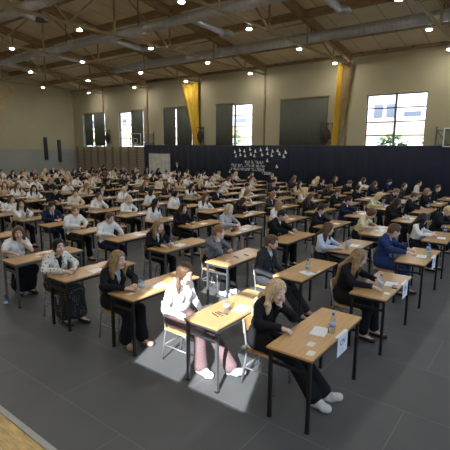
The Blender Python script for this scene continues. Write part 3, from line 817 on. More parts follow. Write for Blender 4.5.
CACHE = {}
def cached(key, fn):
    if key not in CACHE: CACHE[key] = fn()
    return CACHE[key]
def mesh_body(arm, legp, g, head, h, bare):
    S = skel(arm, legp, g, head); F = Fld()
    torso(F, S, -.006); armf(F, S, -.002, k=.02); legsf(F, S, -.002 if bare else -.012)
    for sd in 'RL': footf(F, S, sd, -.006)
    headf(F, S); hands(F, S, True)
    G, X, Y, Z = F.grid(h); V, Q = nets(G, F.lo, h)
    cen = V[Q].mean(1); q = (cen-S['hc']) @ S['R']
    mi = np.zeros(len(Q), int)
    mi[(q[:, 0] > .072) & (np.abs(q[:, 1]) < .0245) & (q[:, 2] < -.051) & (q[:, 2] > -.075)] = 1
    mi[(q[:, 0] > .05) & (np.abs(np.abs(q[:, 1])-.031) < .017) & (q[:, 2] > .030) & (q[:, 2] < .0405)] = 2
    return to_mesh('person', V, Q, [M['skin'], M['lip'], M['hair_brown']], mi)
def mesh_top(arm, g, style, h, head):
    S = skel(arm, 'plain', g, head); F = Fld(); T = S['T']
    if style == 'shirt':
        torso(F, S, .004)
    elif style == 'jacket':
        torso(F, S, .016); armf(F, S, .012, cuff=.06)
    elif style == 'short':
        torso(F, S, .012); armf(F, S, .014, upto=.62)
    else:
        torso(F, S, .013); armf(F, S, .011, cuff=.03)
    if style in ('shirt', 'blouse'):       # collar
        for s in (-1, 1):
            F.cap(T(-.05, s*.03, 1.055), T(-.005, s*.064, 1.05), .016, k=.015); F.cap(T(-.005, s*.064, 1.05), T(.055, s*.022, 1.005), .016, .014, k=.015)
    if style == 'jacket':                  # lapels and collar
        for s in (-1, 1):
            F.cap(T(-.06, s*.03, 1.055), T(-.01, s*.072, 1.045), .017, k=.015)
            F.cap(T(-.01, s*.072, 1.045), T(.098, s*.058, .93), .018, .021, k=.015); F.cap(T(.098, s*.058, .93), T(.118, s*.012, .765), .018, .010, k=.02)
    G, X, Y, Z = F.grid(h)
    c = T(0, 0, 1.06)
    neck = np.sqrt((X-c[0])**2+Y**2)-(.056 if style != 'short' else .066)
    zc = {'short': 1.01}.get(style, 1.045)
    G = np.maximum(G, np.minimum(1, -np.maximum(neck, zc-.02-Z)))                  # neck hole
    G = np.maximum(G, Z-1.085)
    xx = X-S['a']['lean']*(Z-.55)
    if style == 'jacket':
        v = np.maximum(np.abs(Y)-np.clip((Z-.76)*.27, -.02, .062), np.maximum(.76-Z, .045-xx)); G = np.maximum(G, -v)
        G = np.maximum(G, np.minimum(np.maximum(np.abs(Y)-(.012+(.74-Z)*.22), np.maximum(Z-.74, .03-xx))*-1, .5))
        G = np.maximum(G, .475-Z)
    elif style in ('blouse', 'short'):
        v = np.maximum(np.abs(Y)-np.clip((Z-.95)*.38, -.02, .05), np.maximum(.95-Z, .03-xx)); G = np.maximum(G, -v)
        G = np.maximum(G, .53-Z)
    else:
        v = np.maximum(np.abs(Y)-np.clip((Z-.99)*.38, -.02, .05), np.maximum(.99-Z, .03-xx)); G = np.maximum(G, -v)
        G = np.maximum(G, .56-Z)
    G = G+(.0035*np.sin(38*Z+9*X+14*Y)*np.sin(23*X-17*Z)+.0035*np.sin(70*Z+33*Y-26*X+3*np.sin(25*Y))*np.sin(19*Y+30*X) if style != 'shirt' else 0)
    V, Q = nets(G.astype(np.float32), F.lo, h)
    return to_mesh(style, V, Q, [M['c_white']])
def mesh_bottom(legp, g, style, h):
    S = skel('write', legp, g, (0, 0)); F = Fld()
    if style in ('trousers', 'wide'):
        F.cap(V3(0, -.085, .56), V3(0, .085, .56), .112, k=.05)
        for s in (-1, 1): F.cap(V3(0, s*.052, .58), V3(0, s*.052, .66), .10, k=.05)
        legsf(F, S, .012, flare=.034 if style == 'wide' else .013, cut=.05 if style == 'wide' else .10)
        G, X, Y, Z = F.grid(h); G = np.maximum(G, Z-.70); G = np.maximum(G, .03+S['l'].get('zg', 0)-Z)
    else:
        F.cap(V3(0, -.085, .56), V3(0, .085, .56), .112, k=.05)
        for s in (-1, 1): F.cap(V3(0, s*.052, .58), V3(0, s*.052, .66), .10, k=.05)
        long = style == 'long_skirt'
        kR, aR, _ = S['l']['R']; kL, aL, _ = S['l']['L']
        for t in (0, .5, 1):
            kk = V3(*kR)*(1-t)+V3(*kL)*t; b = V3(.02, -.085+.17*t, .545)
            if not long: F.cap(b, b+(kk-b)*.82, .098, .078, k=.08)
            else:
                F.cap(b, kk, .098, .075, k=.08); aa = V3(*aR)*(1-t)+V3(*aL)*t
                F.cap(kk, kk+(aa-kk)*.82, .072, .10, k=.08); F.cap(V3(.15, -.06+.12*t, .5), aa*.78+kk*.22+V3(-.1, 0, 0), .08, .09, k=.08)
        G, X, Y, Z = F.grid(h); G = np.maximum(G, Z-.70)
    G = G+.003*np.sin(30*X+21*Z)*np.sin(26*Y+8*X)
    V, Q = nets(G.astype(np.float32), F.lo, h); return to_mesh(style, V, Q, [M['c_black']])
def mesh_shoe(legp, g, sd, h, style):
    S = skel('write', legp, g, (0, 0)); F = Fld(); footf(F, S, sd, .010 if style != 'flat' else .004)
    G, X, Y, Z = F.grid(h); G = np.maximum(G, .002+S['l'].get('zg', 0)-Z); an = S['l'][sd][1]
    G = np.maximum(G, Z-(an[2]+(.03 if style != 'flat' else -.035)))
    V, Q = nets(G.astype(np.float32), F.lo, h); return to_mesh('shoe', V, Q, [M['s_black']])
def mesh_hair(arm, g, head, style, h):
    S = skel(arm, 'plain', g, head); hc, R = S['hc'], S['R']; P = lambda x, y, z: hc+R @ V3(x, y, z); F = Fld()
    th = .010 if style in ('pony', 'bun') else .017
    F.ell(P(-.012, 0, .028), (.094+th, .078+th, .094+th), R, k=.02)
    F.ell(P(-.035, 0, -.035), (.072+th*.6, .066+th*.6, .075), R, k=.03)
    if style == 'curly': F.ell(P(-.0, 0, .07), (.10, .088, .065), R, k=.03)
    if style == 'short': F.ell(P(.02, .0, .085), (.075, .068, .042), R, k=.02)
    G, X, Y, Z = F.grid(h)
    q = [((X-hc[0])*R[0, i]+(Y-hc[1])*R[1, i]+(Z-hc[2])*R[2, i]) for i in range(3)]
    def el(c, r):
        w = [(q[i]-c[i])/r[i] for i in range(3)]; return (np.sqrt(w[0]**2+w[1]**2+w[2]**2)-1)*min(r)
    up = .090 if style not in ('curly',) else .075
    face = el((.105, 0, up-.135), (.088, .0745, .128))
    G = np.maximum(G, -face)
    lowz = {'short': -.055, 'curly': -.05}.get(style, -.09)
    G = np.maximum(G, lowz-q[2])
    if style in ('short', 'curly'):
        ear = np.sqrt((q[0]-.012)**2+(q[2]+.03)**2)-.045; G = np.maximum(G, -np.maximum(ear, .055-np.abs(q[1])))
    G2 = None
    E = Fld(); E.p = []
    down = lambda a, dx, dy, dz: a+V3(dx, dy, dz)
    T = S['T']; back = T(-.10, 0, .90)
    if style in ('long', 'wavy'):
        L_ = -.34 if style == 'long' else -.32
        for y in (-.055, -.02, .02, .055):
            a = P(-.07, y, .0); m = V3(min(a[0]-.02, T(-.10, 0, 1.0)[0]), a[1]*1.25, a[2]-.16); t = V3(T(-.125, 0, .85)[0], m[1]*1.15, hc[2]+L_)
            E.cap(a, m, .036, .036, k=.03); E.cap(m, t, .036, .022, k=.03)
        for s in (-1, 1):
            fx = -.035 if style == 'wavy' and s < 0 else 0
            a = P(.012+fx, s*.083, .02); m = V3(hc[0]-.0+fx*1.5, hc[1]+s*.105, hc[2]-.13); t = V3(T(.075, 0, .85)[0]+.01, hc[1]+s*.085, hc[2]-.30)
            E.cap(a, m, .021, .027, k=.03); E.cap(m, t, .027, .017, k=.03)
            E.cap(P(-.03, s*.082, .0), V3(hc[0]-.05, hc[1]+s*.10, hc[2]-.20), .03, .03, k=.03)
    elif style == 'bob':
        for s in (-1, 1):
            E.cap(P(.015, s*.083, .03), P(.02, s*.085, -.105), .024, .022, k=.03); E.cap(P(-.04, s*.078, .0), P(-.035, s*.078, -.12), .034, .028, k=.03)
        E.cap(P(-.075, -.03, -.02), P(-.07, -.03, -.13), .036, .03, k=.03); E.cap(P(-.075, .03, -.02), P(-.07, .03, -.13), .036, .03, k=.03)
    elif style == 'pony':
        a = P(-.10, 0, .035); m = a+V3(-.05, 0, -.03); E.cap(a, m, .024, .03, k=.02); E.cap(m, m+V3(-.0, 0, -.20), .03, .014, k=.02)
    elif style == 'side':
        a = P(-.07, -.055, -.05); m = V3(hc[0]-.02, hc[1]-.10, hc[2]-.15); t = V3(T(.08, 0, .85)[0], hc[1]-.10, hc[2]-.30)
        E.cap(a, m, .028, .026, k=.02); E.cap(m, t, .026, .013, k=.02)
        for s in (-1, 1): E.cap(P(.05, s*.07, .07), P(.045, s*.078, -.04), .012, .008, k=.02)
    elif style == 'bun':
        E.ell(P(-.105, 0, .06), (.042, .045, .042), k=.02)
    if E.p:
        H, X2, Y2, Z2 = E.grid(h)
        lo = np.minimum(F.lo, E.lo); lo = F.lo+np.floor((lo-F.lo)/h)*h
        hi = np.maximum(F.lo+h*np.array(G.shape), E.lo+h*np.array(H.shape)); n = np.ceil((hi-lo)/h).astype(int)+2
        W = np.full(n, 1., np.float32); o = np.round((F.lo-lo)/h).astype(int); W[o[0]:o[0]+G.shape[0], o[1]:o[1]+G.shape[1], o[2]:o[2]+G.shape[2]] = G
        E.lo2 = lo; axs = [(lo[i]+h*np.arange(n[i])).astype(np.float32) for i in range(3)]
        E2 = Fld(); E2.p = E.p
        # strands evaluated on the joined grid
        K = np.full(n, 1., np.float32); E2.bounds = lambda: (lo+.03+2*h, lo+h*(n-1)-.03-2*h)
        K, X, Y, Z = E2.grid(h); sh = tuple(slice(0, min(K.shape[i], W.shape[i])) for i in range(3)); K = K[sh]; W = W[sh]
        X = X[sh[0]]; Y = Y[:, sh[1]]; Z = Z[:, :, sh[2]]
        q = [((X-hc[0])*R[0, i]+(Y-hc[1])*R[1, i]+(Z-hc[2])*R[2, i]) for i in range(3)]
        if style == 'wavy': K = K+.006*np.sin(52*Z+20*Y)
        face2 = el((.10, 0, -.06), (.08, .066, .115)); K = np.maximum(K, -face2)
        w = np.maximum(.02-np.abs(K-W), 0)/.02; G = np.minimum(K, W)-w*w*.005
        lo_ = E2.lo
    else: lo_ = F.lo
    if style == 'curly': G = G+.006*np.sin(70*X)*np.sin(66*Y)*np.sin(72*Z)
    else: G = G+.0022*np.sin(170*q[1]+30*q[0])*(q[2] < .2)
    V, Q = nets(G.astype(np.float32), lo_, h); return to_mesh('hair', V, Q, [M['hair_brown']])
def mesh_eye():
    b = MB(); bmesh.ops.create_uvsphere(b.bm, u_segments=14, v_segments=10, radius=.0118, matrix=Matrix.Rotation(math.pi/2, 4, 'Y'))
    for f in b.bm.faces:
        f.smooth = True; f.material_index = 1 if f.calc_center_median().x > .0098 else 0
    return b.mesh('eye', [M['eye'], M['iris']])
def mesh_tie(arm, g, h):
    S = skel(arm, 'plain', g, (0, 0)); T = S['T']; F = Fld()
    F.cap(T(.062, 0, 1.01), T(.07, 0, .985), .016, .012, k=.01)
    for s in (-.01, .01): F.cap(T(.075, s*.6, .98), T(.098, s, .74), .012, .014, k=.01)
    G, *_ = F.grid(h); V, Q = nets(G, F.lo, h); return to_mesh('necktie', V, Q, [M['c_black']])

def setmat(o, m, slot=0):
    o.material_slots[slot].link = 'OBJECT'; o.material_slots[slot].material = m
def person(loc, rz, P, label, near, sc=1.):
    """P: g, hair(style, colour), top(style, colour, shirt colour, tie), bot(style, colour), shoe(style, colour), arm, leg, head"""
    h = .0065 if near == 2 else (.009 if near == 1 else .0125)
    g, arm, legp, head = P['g'], P['arm'], P['leg'], P['head']
    hs, hcol = P['hair']; st, col = P['top'][:2]; bs, bcol = P['bot']
    bare = bs in ('skirt',)
    skin = M['skin' if P.get('skin', 0) == 0 else 'skin2']
    o = link('person', cached(('b', arm, legp, g, head, h, bare), lambda: mesh_body(arm, legp, g, head, h, bare)), None, label, 'person', 'exam candidates seated at the desks', None, loc)
    o.rotation_euler.z = rz; o.scale = (sc, sc, sc)
    setmat(o, skin); setmat(o, M['hair_'+hcol], 2)
    def part(n, key, fn, m, slot=0):
        c = link(n, cached(key, fn), o); setmat(c, m); return c
    part('hair', ('h', arm, g, head, hs, h), lambda: mesh_hair(arm, g, head, hs, h), M['hair_'+hcol])
    if st == 'jacket':
        part('jacket', ('t', arm, g, 'jacket', h), lambda: mesh_top(arm, g, 'jacket', h, (0, 0)), M['c_'+col])
        part('shirt', ('t', arm, g, 'shirt', h), lambda: mesh_top(arm, g, 'shirt', h, (0, 0)), M['c_'+P['top'][2]])
        if len(P['top']) > 3: part('necktie', ('tie', arm, g, h), lambda: mesh_tie(arm, g, h), M['c_'+P['top'][3]])
    else: part('blouse' if g == 'f' else 'shirt', ('t', arm, g, st, h), lambda: mesh_top(arm, g, st, h, (0, 0)), M['c_'+col])
    part('skirt' if 'skirt' in bs else 'trousers', ('l', legp, g, bs, h), lambda: mesh_bottom(legp, g, bs, h), M['c_'+bcol])
    ss, scol = P['shoe']
    for i, sd in enumerate('RL'):
        part('shoe', ('s', legp, g, sd, h, ss), lambda: mesh_shoe(legp, g, sd, h, ss), M['s_'+(scol if isinstance(scol, str) else scol[i])])
    if near:
        S = skel(arm, legp, g, head); em = cached('eye', mesh_eye)
        for s in (-1, 1):
            e = link('eye', em, o, loc=S['hc']+S['R'] @ V3(.0755, s*.031, .007))
            e.rotation_euler = Matrix(S['R'].tolist()).to_euler()
    return o

# ------------------------------------------------------------------ desks, chairs and what lies on them
DL, DW = 1.271, .485
def make_desk(legmat):
    t = thing('exam_desk', 'x', 'desk', group='exam desks')
    MB().box(0, DW, 0, DL, .738, .76).build('tabletop', M['beech'], t, bevel=.004)
    for x in (.035, DW-.035):
        for y in (.04, DL-.04):
            l_ = MB().box(x-.016, x+.016, y-.016, y+.016, .02, .738).build('leg', legmat, t)
            MB().box(x-.019, x+.019, y-.019, y+.019, 0, .022).build('foot_cap', M['pen'], l_)
    b = MB()
    for y in (.04, DL-.04): b.box(.035, DW-.035, y-.014, y+.014, .70, .737)
    b.box(DW-.05, DW-.02, .04, DL-.04, .70, .737).build('apron', legmat, t)
    for y in (.04, DL-.04): MB().box(.05, DW-.05, y-.012, y+.012, .585, .615).build('crossbar', legmat, t)
    return t
def make_chair():
    t = thing('school_chair', 'x', 'chair', group='school chairs')
    b = MB(); b.box(-.20, .19, -.185, .185, .432, .446)
    b.build('seat', M['ply'], t, bevel=.005)
    b = MB(); n = 10; P0 = []
    for i in range(n+1):
        y = -.17+.34*i/n; dx = -.03*(1-(y/.17)**2)
        P0.append([b.bm.verts.new((-.235+dx+o-.02*(z-.62)/.16, y, z)) for o in (0, .012) for z in (.62, .765)])
    for A, B in zip(P0, P0[1:]):
        for f in ((A[0], B[0], B[1], A[1]), (A[2], A[3], B[3], B[2]), (A[1], B[1], B[3], A[3]), (A[0], A[2], B[2], B[0])): b.bm.faces.new(f)
    b.bm.faces.new((P0[0][0], P0[0][1], P0[0][3], P0[0][2])); b.bm.faces.new((P0[-1][0], P0[-1][2], P0[-1][3], P0[-1][1]))
    b.build('backrest', M['ply'], t)
    for s in (-1, 1):
        MB().tube([(.17, s*.165, .01), (.155, s*.165, .40), (.12, s*.165, .425), (-.17, s*.165, .425)], .011, 8).build('leg', M['tube'], t)
        MB().tube([(-.26, s*.165, .01), (-.19, s*.165, .42), (-.215, s*.165, .60), (-.245, s*.165, .785)], .011, 8).build('leg', M['tube'], t)
    b = MB(); b.tube([(.155, -.165, .40), (.155, .165, .40)], .009, 8).tube([(-.225, -.165, .22), (-.225, .165, .22)], .009, 8)
    for s in (-1, 1): b.tube([(-.225, s*.165, .22), (.16, s*.165, .22)], .008, 8)
    b.build('stretcher', M['tube'], t)
    return t
def make_bottle():
    t = thing('water_bottle', 'x', 'bottle', group='water bottles')
    MB().lathe([(.026, 0), (.032, .006), (.032, .05), (.029, .06), (.032, .07), (.032, .135), (.029, .155), (.014, .195), (.0125, .205)], 16).build('bottle_body', M['water'], t)
    MB().lathe([(.0145, .198), (.0145, .222), (.012, .224)], 14).build('bottle_cap', M['cap'], t)
    MB().lathe([(.0328, .078), (.0328, .112)], 16).build('bottle_label', M['label'], t)
    return t
D0 = {'b': make_desk(M['legblack']), 'g': make_desk(M['leggrey'])}; C0 = make_chair(); B0 = make_bottle()
USED = {}
def place(root, key, loc, rz, label):
    if key not in USED:
        USED[key] = 1; root.location = loc; root.rotation_euler.z = rz; root['label'] = label; return root
    return dup(root, loc, rz, label)
paper_me = MB().box(-.08, .08, -.115, .115, 0, .0012).mesh('paper_sheet', M['paper'])
card_me = MB().box(-.035, .035, -.05, .05, 0, .0012).mesh('id_card', M['card'])
penb = MB().tube([(0, -.07, .006), (0, .065, .006), (0, .075, .006)], .0055, 8, [.0055, .0055, .002]); pen_me = penb.mesh('pen', M['pen'])
phone_me = MB().box(-.035, .035, -.075, .075, 0, .009).mesh('phone', M['pen'], .003)
case_b = MB().tube([(0, -.10, .028), (0, -.09, .028), (0, .09, .028), (0, .10, .028)], .028, 10, [.012, .028, .028, .012]); case_me = case_b.mesh('pencil_case', M['darkred'])
def lay(me, name, loc, rz, label, cat, group):
    o = link(name, me, None, label, cat, group, None, loc); o.rotation_euler.z = rz; return o
def bottle(loc, label, lo=False):
    return place(B0, 'bottle', loc, random.random()*6, label)

PX, PYP = 1.2555, 2.0276
OFF = {(0, 0): (-.081, .043), (0, 1): (-.026, -.011), (0, 2): (-.024, .007), (1, 0): (.093, .043), (1, 1): (.042, .024), (2, 0): (.01, .036), (2, 1): (.01, -.027), (3, 0): (-.04, -.055), (4, 0): (-.22, -.06), (3, 1): (-.18, .0), (4, 1): (-.27, 0), (5, 1): (-.24, 0), (6, 1): (-.30, 0), (7, 1): (-.25, 0), (8, 1): (-.25, 0), (3, 2): (-.12, -.05), (4, 2): (-.08, 0), (1, 3): (-.08, -.12), (0, 3): (-.06, 0), (2, 2): (-.05, 0)}
def N(g, hair, top, bot, shoe, arm, leg, head, **kw): return dict(g=g, hair=hair, top=top, bot=bot, shoe=shoe, arm=arm, leg=leg, head=head, **kw)
TB, SK = ('trousers', 'black'), ('flat', 'black')
PEOPLE = {
 (0, 0): N('f', ('wavy', 'blond'), ('jacket', 'black', 'black'), ('wide', 'black'), ('sneaker', 'white'), 'chin', 'ahead', (-.30, .28), skin=1, lab='person with wavy blond hair in black blazer, chin on hand, at first front desk'),
 (1, 0): N('f', ('side', 'brown'), ('blouse', 'white'), ('wide', 'mauve plaid'), ('sneaker', ('white', 'grey')), 'lap', 'split', (-.20, .34), skin=1, lab='sunlit person in white blouse and mauve trousers looking down at desk'),
 (2, 0): N('f', ('long', 'dark blond'), ('jacket', 'black', 'pale grey'), ('wide', 'black'), ('flat', 'tan'), 'clasp', 'plain', (.12, .02), lab='person with long ombre hair in black blazer and grey top, tan sandals'),
 (3, 0): N('f', ('bun', 'black'), ('jacket', 'polka-dot white', 'black'), ('long_skirt', 'black lace'), ('flat', 'black'), 'clasp', 'plain', (-.15, .0), lab='person in polka-dot white cardigan and long black lace skirt'),
 (4, 0): N('f', ('bob', 'brown'), ('short', 'white'), ('long_skirt', 'black'), ('flat', 'black'), 'chin', 'back', (-.5, .05), lab='person with brown bob in short-sleeved white blouse, chin on hand'),
 (0, 1): N('f', ('long', 'dark blond'), ('jacket', 'black', 'black'), TB, SK, 'reach', 'plain', (.15, .30), lab='person with long fair hair in black blazer writing beside blue bottle'),
 (1, 1): N('m', ('short', 'brown'), ('jacket', 'charcoal', 'pale blue'), ('trousers', 'charcoal'), SK, 'lap', 'ahead', (.1, .12), beard=1, lab='bearded person in charcoal suit and pale blue shirt'),
 (2, 1): N('f', ('short', 'ginger'), ('jacket', 'grey plaid', 'white'), TB, ('sneaker', 'white'), 'chinr', 'plain', (.35, -.02), skin=1, lab='person with ginger hair in grey plaid blazer, hand near chin'),
 (3, 1): N('f', ('long', 'dark blond'), ('jacket', 'black', 'white'), TB, SK, 'write', 'plain', (-.1, .18), skin=1, lab='person with long fair hair in black blazer and white top, writing'),
 (4, 1): N('m', ('short', 'brown'), ('blouse', 'white'), ('trousers', 'navy'), SK, 'write', 'plain', (-.1, .28), lab='person in white shirt and navy trousers, behind the polka-dot cardigan'),
 (5, 1): N('m', ('short', 'ginger'), ('blouse', 'white'), TB, SK, 'clasp', 'plain', (-.35, .05), lab='person with reddish hair in white shirt, beside the navy suit'),
 (6, 1): N('m', ('curly', 'dark brown'), ('jacket', 'navy', 'pale blue', 'black'), ('trousers', 'navy'), SK, 'clasp', 'plain', (-.15, .22), lab='person with curly dark hair in navy suit and dark tie'),
 (7, 1): N('f', ('long', 'dark brown'), ('blouse', 'white'), TB, SK, 'chinr', 'plain', (-.5, .1), lab='person with dark hair in white blouse, hand at mouth, before navy suit'),
 (0, 2): N('m', ('short', 'brown'), ('jacket', 'blue', 'white'), ('trousers', 'blue'), SK, 'reach', 'plain', (.45, .22), lab='person in bright blue suit at the third front desk'),
 (1, 2): N('f', ('long', 'brown'), ('blouse', 'pale blue'), TB, SK, 'clasp', 'plain', (.2, .18), lab='person with long brown hair in pale blue blouse'),
 (2, 2): N('m', ('short', 'dark brown'), ('jacket', 'black', 'white'), TB, SK, 'reach', 'plain', (.0, .30), lab='person with dark hair in black suit, beyond the bearded person'),
 (3, 2): N('f', ('bob', 'blond'), ('blouse', 'pale grey'), ('skirt', 'black'), SK, 'clasp', 'plain', (-.2, .30), skin=1, lab='person with blond bob in pale grey blouse and short black skirt'),
 (4, 2): N('f', ('long', 'dark brown'), ('blouse', 'black'), TB, SK, 'write', 'plain', (-.3, .1), lab='person with long dark hair in black top beside plaid blazer'),
 (5, 2): N('f', ('long', 'black'), ('blouse', 'white'), TB, SK, 'lap', 'plain', (.3, .0)),
 (6, 2): N('f', ('bob', 'blond'), ('blouse', 'white'), TB, SK, 'clasp', 'plain', (-.5, .1)),
 (7, 2): N('f', ('pony', 'brown'), ('blouse', 'white'), ('trousers', 'black'), SK, 'chin', 'plain', (-.3, .1)),
 (8, 2): N('m', ('short', 'brown'), ('blouse', 'cream'), TB, SK, 'clasp', 'plain', (-.4, .05)),
 (9, 2): N('m', ('curly', 'black'), ('blouse', 'black'), TB, SK, 'write', 'plain', (-.4, .1)),
 (10, 2): N('f', ('long', 'black'), ('blouse', 'white'), TB, SK, 'clasp', 'plain', (-.3, .15)),
 (11, 2): N('f', ('long', 'brown'), ('blouse', 'white'), TB, SK, 'clasp', 'plain', (.1, .15)),
 (8, 1): N('f', ('bob', 'brown'), ('blouse', 'white'), TB, SK, 'clasp', 'plain', (.1, .15)),
 (0, 3): N('f', ('long', 'black'), ('blouse', 'white'), TB, SK, 'clasp', 'plain', (.95, .15), lab='person with long black hair in white blouse, turned away, behind blue suit'),
 (1, 3): N('f', ('pony', 'brown'), ('short', 'yellow'), TB, SK, 'low', 'plain', (-.1, .75), lab='person in pale yellow top bending low over the desk'),
 (2, 3): N('m', ('short', 'black'), ('jacket', 'black', 'white'), TB, SK, 'write', 'plain', (.0, .25)),
 (3, 3): N('f', ('bob', 'dark blond'), ('blouse', 'white'), TB, SK, 'write', 'plain', (.9, .2)),
 (4, 3): N('f', ('long', 'dark brown'), ('jacket', 'black', 'black'), TB, SK, 'low', 'plain', (.1, .5)),
 (5, 3): N('f', ('long', 'brown'), ('blouse', 'white'), TB, SK, 'clasp', 'plain', (-.2, .12)),
 (6, 3): N('f', ('pony', 'black'), ('blouse', 'white'), TB, SK, 'lap', 'plain', (.5, .1)),
 (7, 3): N('f', ('bob', 'black'), ('blouse', 'white'), TB, SK, 'lap', 'plain', (.5, .1)),
 (8, 3): N('f', ('pony', 'blond'), ('blouse', 'white'), TB, SK, 'clasp', 'plain', (-.4, .1)),
 (0, 4): N('m', ('short', 'blond'), ('jacket', 'black', 'white'), TB, SK, 'low', 'plain', (-.1, .4)),
 (1, 4): N('f', ('long', 'dark brown'), ('jacket', 'black', 'black'), TB, SK, 'write', 'plain', (.9, .2)),
 (2, 4): N('m', ('short', 'dark brown'), ('jacket', 'navy', 'white'), ('trousers', 'navy'), SK, 'write', 'plain', (.1, .2)),
 (3, 4): N('f', ('long', 'brown'), ('jacket', 'black', 'white'), TB, SK, 'clasp', 'plain', (.1, .2)),
 (4, 4): N('f', ('bob', 'ginger'), ('jacket', 'charcoal', 'white'), TB, SK, 'write', 'plain', (.5, .2)),
 (5, 4): N('f', ('bob', 'ginger'), ('blouse', 'cream'), TB, SK, 'low', 'plain', (.0, .5)),
 (6, 4): N('m', ('short', 'dark brown'), ('jacket', 'black', 'white'), TB, SK, 'clasp', 'plain', (-.2, .15)),
 (0, 5): N('m', ('short', 'black'), ('jacket', 'black', 'white'), TB, SK, 'write', 'plain', (-.2, .3)),
 (1, 5): N('m', ('short', 'brown'), ('jacket', 'black', 'white'), TB, SK, 'write', 'plain', (.0, .3)),
 (1, 6): N('f', ('bob', 'dark blond'), ('jacket', 'black', 'white'), TB, SK, 'clasp', 'plain', (.0, .2)),
 (2, 5): N('f', ('bob', 'blond'), ('blouse', 'yellow'), TB, SK, 'low', 'plain', (.0, .6)),
 (3, 5): N('m', ('short', 'brown'), ('jacket', 'black', 'white'), TB, SK, 'clasp', 'plain', (.0, .2)),
 (4, 5): N('f', ('long', 'blond'), ('blouse', 'cream'), TB, SK, 'write', 'plain', (.0, .3)),
}
HAIRDESC = {'long': 'long', 'wavy': 'wavy', 'bob': 'chin-length', 'pony': 'tied-back', 'side': 'tied', 'bun': 'pinned-up', 'short': 'short', 'curly': 'curly'}
ARCH = [('write', (-.1, .18)), ('clasp', (-.35, .02)), ('low', (.05, .45)), ('chin', (-.3, .05)), ('clasp', (.2, .1)), ('lap', (-.6, .0)), ('chinr', (.1, .1)), ('reach', (-.1, .25))]
def random_person(i, j):
    R = random.Random(i*37+j*101)
    dark = R.random() < (.72 if i <= 3 else (.50 if i <= 6 else .36))
    f = R.random() < (.45 if i <= 3 else .66)
    a, hd = ARCH[R.randrange(8)]
    if f:
        hair = (R.choice(['long', 'long', 'bob', 'pony', 'wavy']), R.choice(['brown', 'dark brown', 'dark blond', 'blond', 'brown', 'black']))
        top = ('jacket', R.choice(['black', 'black', 'charcoal', 'navy']), R.choice(['white', 'white', 'black'])) if dark else (R.choice(['blouse', 'blouse', 'short']), R.choice(['white', 'white', 'white', 'cream', 'beige']))
    else:
        hair = (R.choice(['short', 'short', 'curly']), R.choice(['brown', 'dark brown', 'dark blond', 'black']))
        top = ('jacket', R.choice(['black', 'navy', 'charcoal', 'black']), 'white') if dark else ('blouse', R.choice(['white', 'white', 'cream']))
    return N('f' if f else 'm', hair, top, TB, SK, a, 'plain', hd, skin=R.randrange(2))
def where(i, j): return f'{ORD[j]} line from parquet, {ORD[i]} desk from front'
HEADPX = {(0, 0): (277, 291), (1, 0): (185, 273), (2, 0): (121, 262), (3, 0): (68, 249), (4, 0): (13, 231), (0, 1): (359, 258), (1, 1): (272, 243), (2, 1): (212, 231), (0, 2): (390, 232),
          (3, 1): (159, 226), (4, 1): (110, 218), (5, 1): (73, 211), (6, 1): (42, 204), (7, 1): (18, 207), (1, 2): (328, 228), (2, 2): (279, 215), (3, 2): (229, 211), (4, 2): (179, 213)}
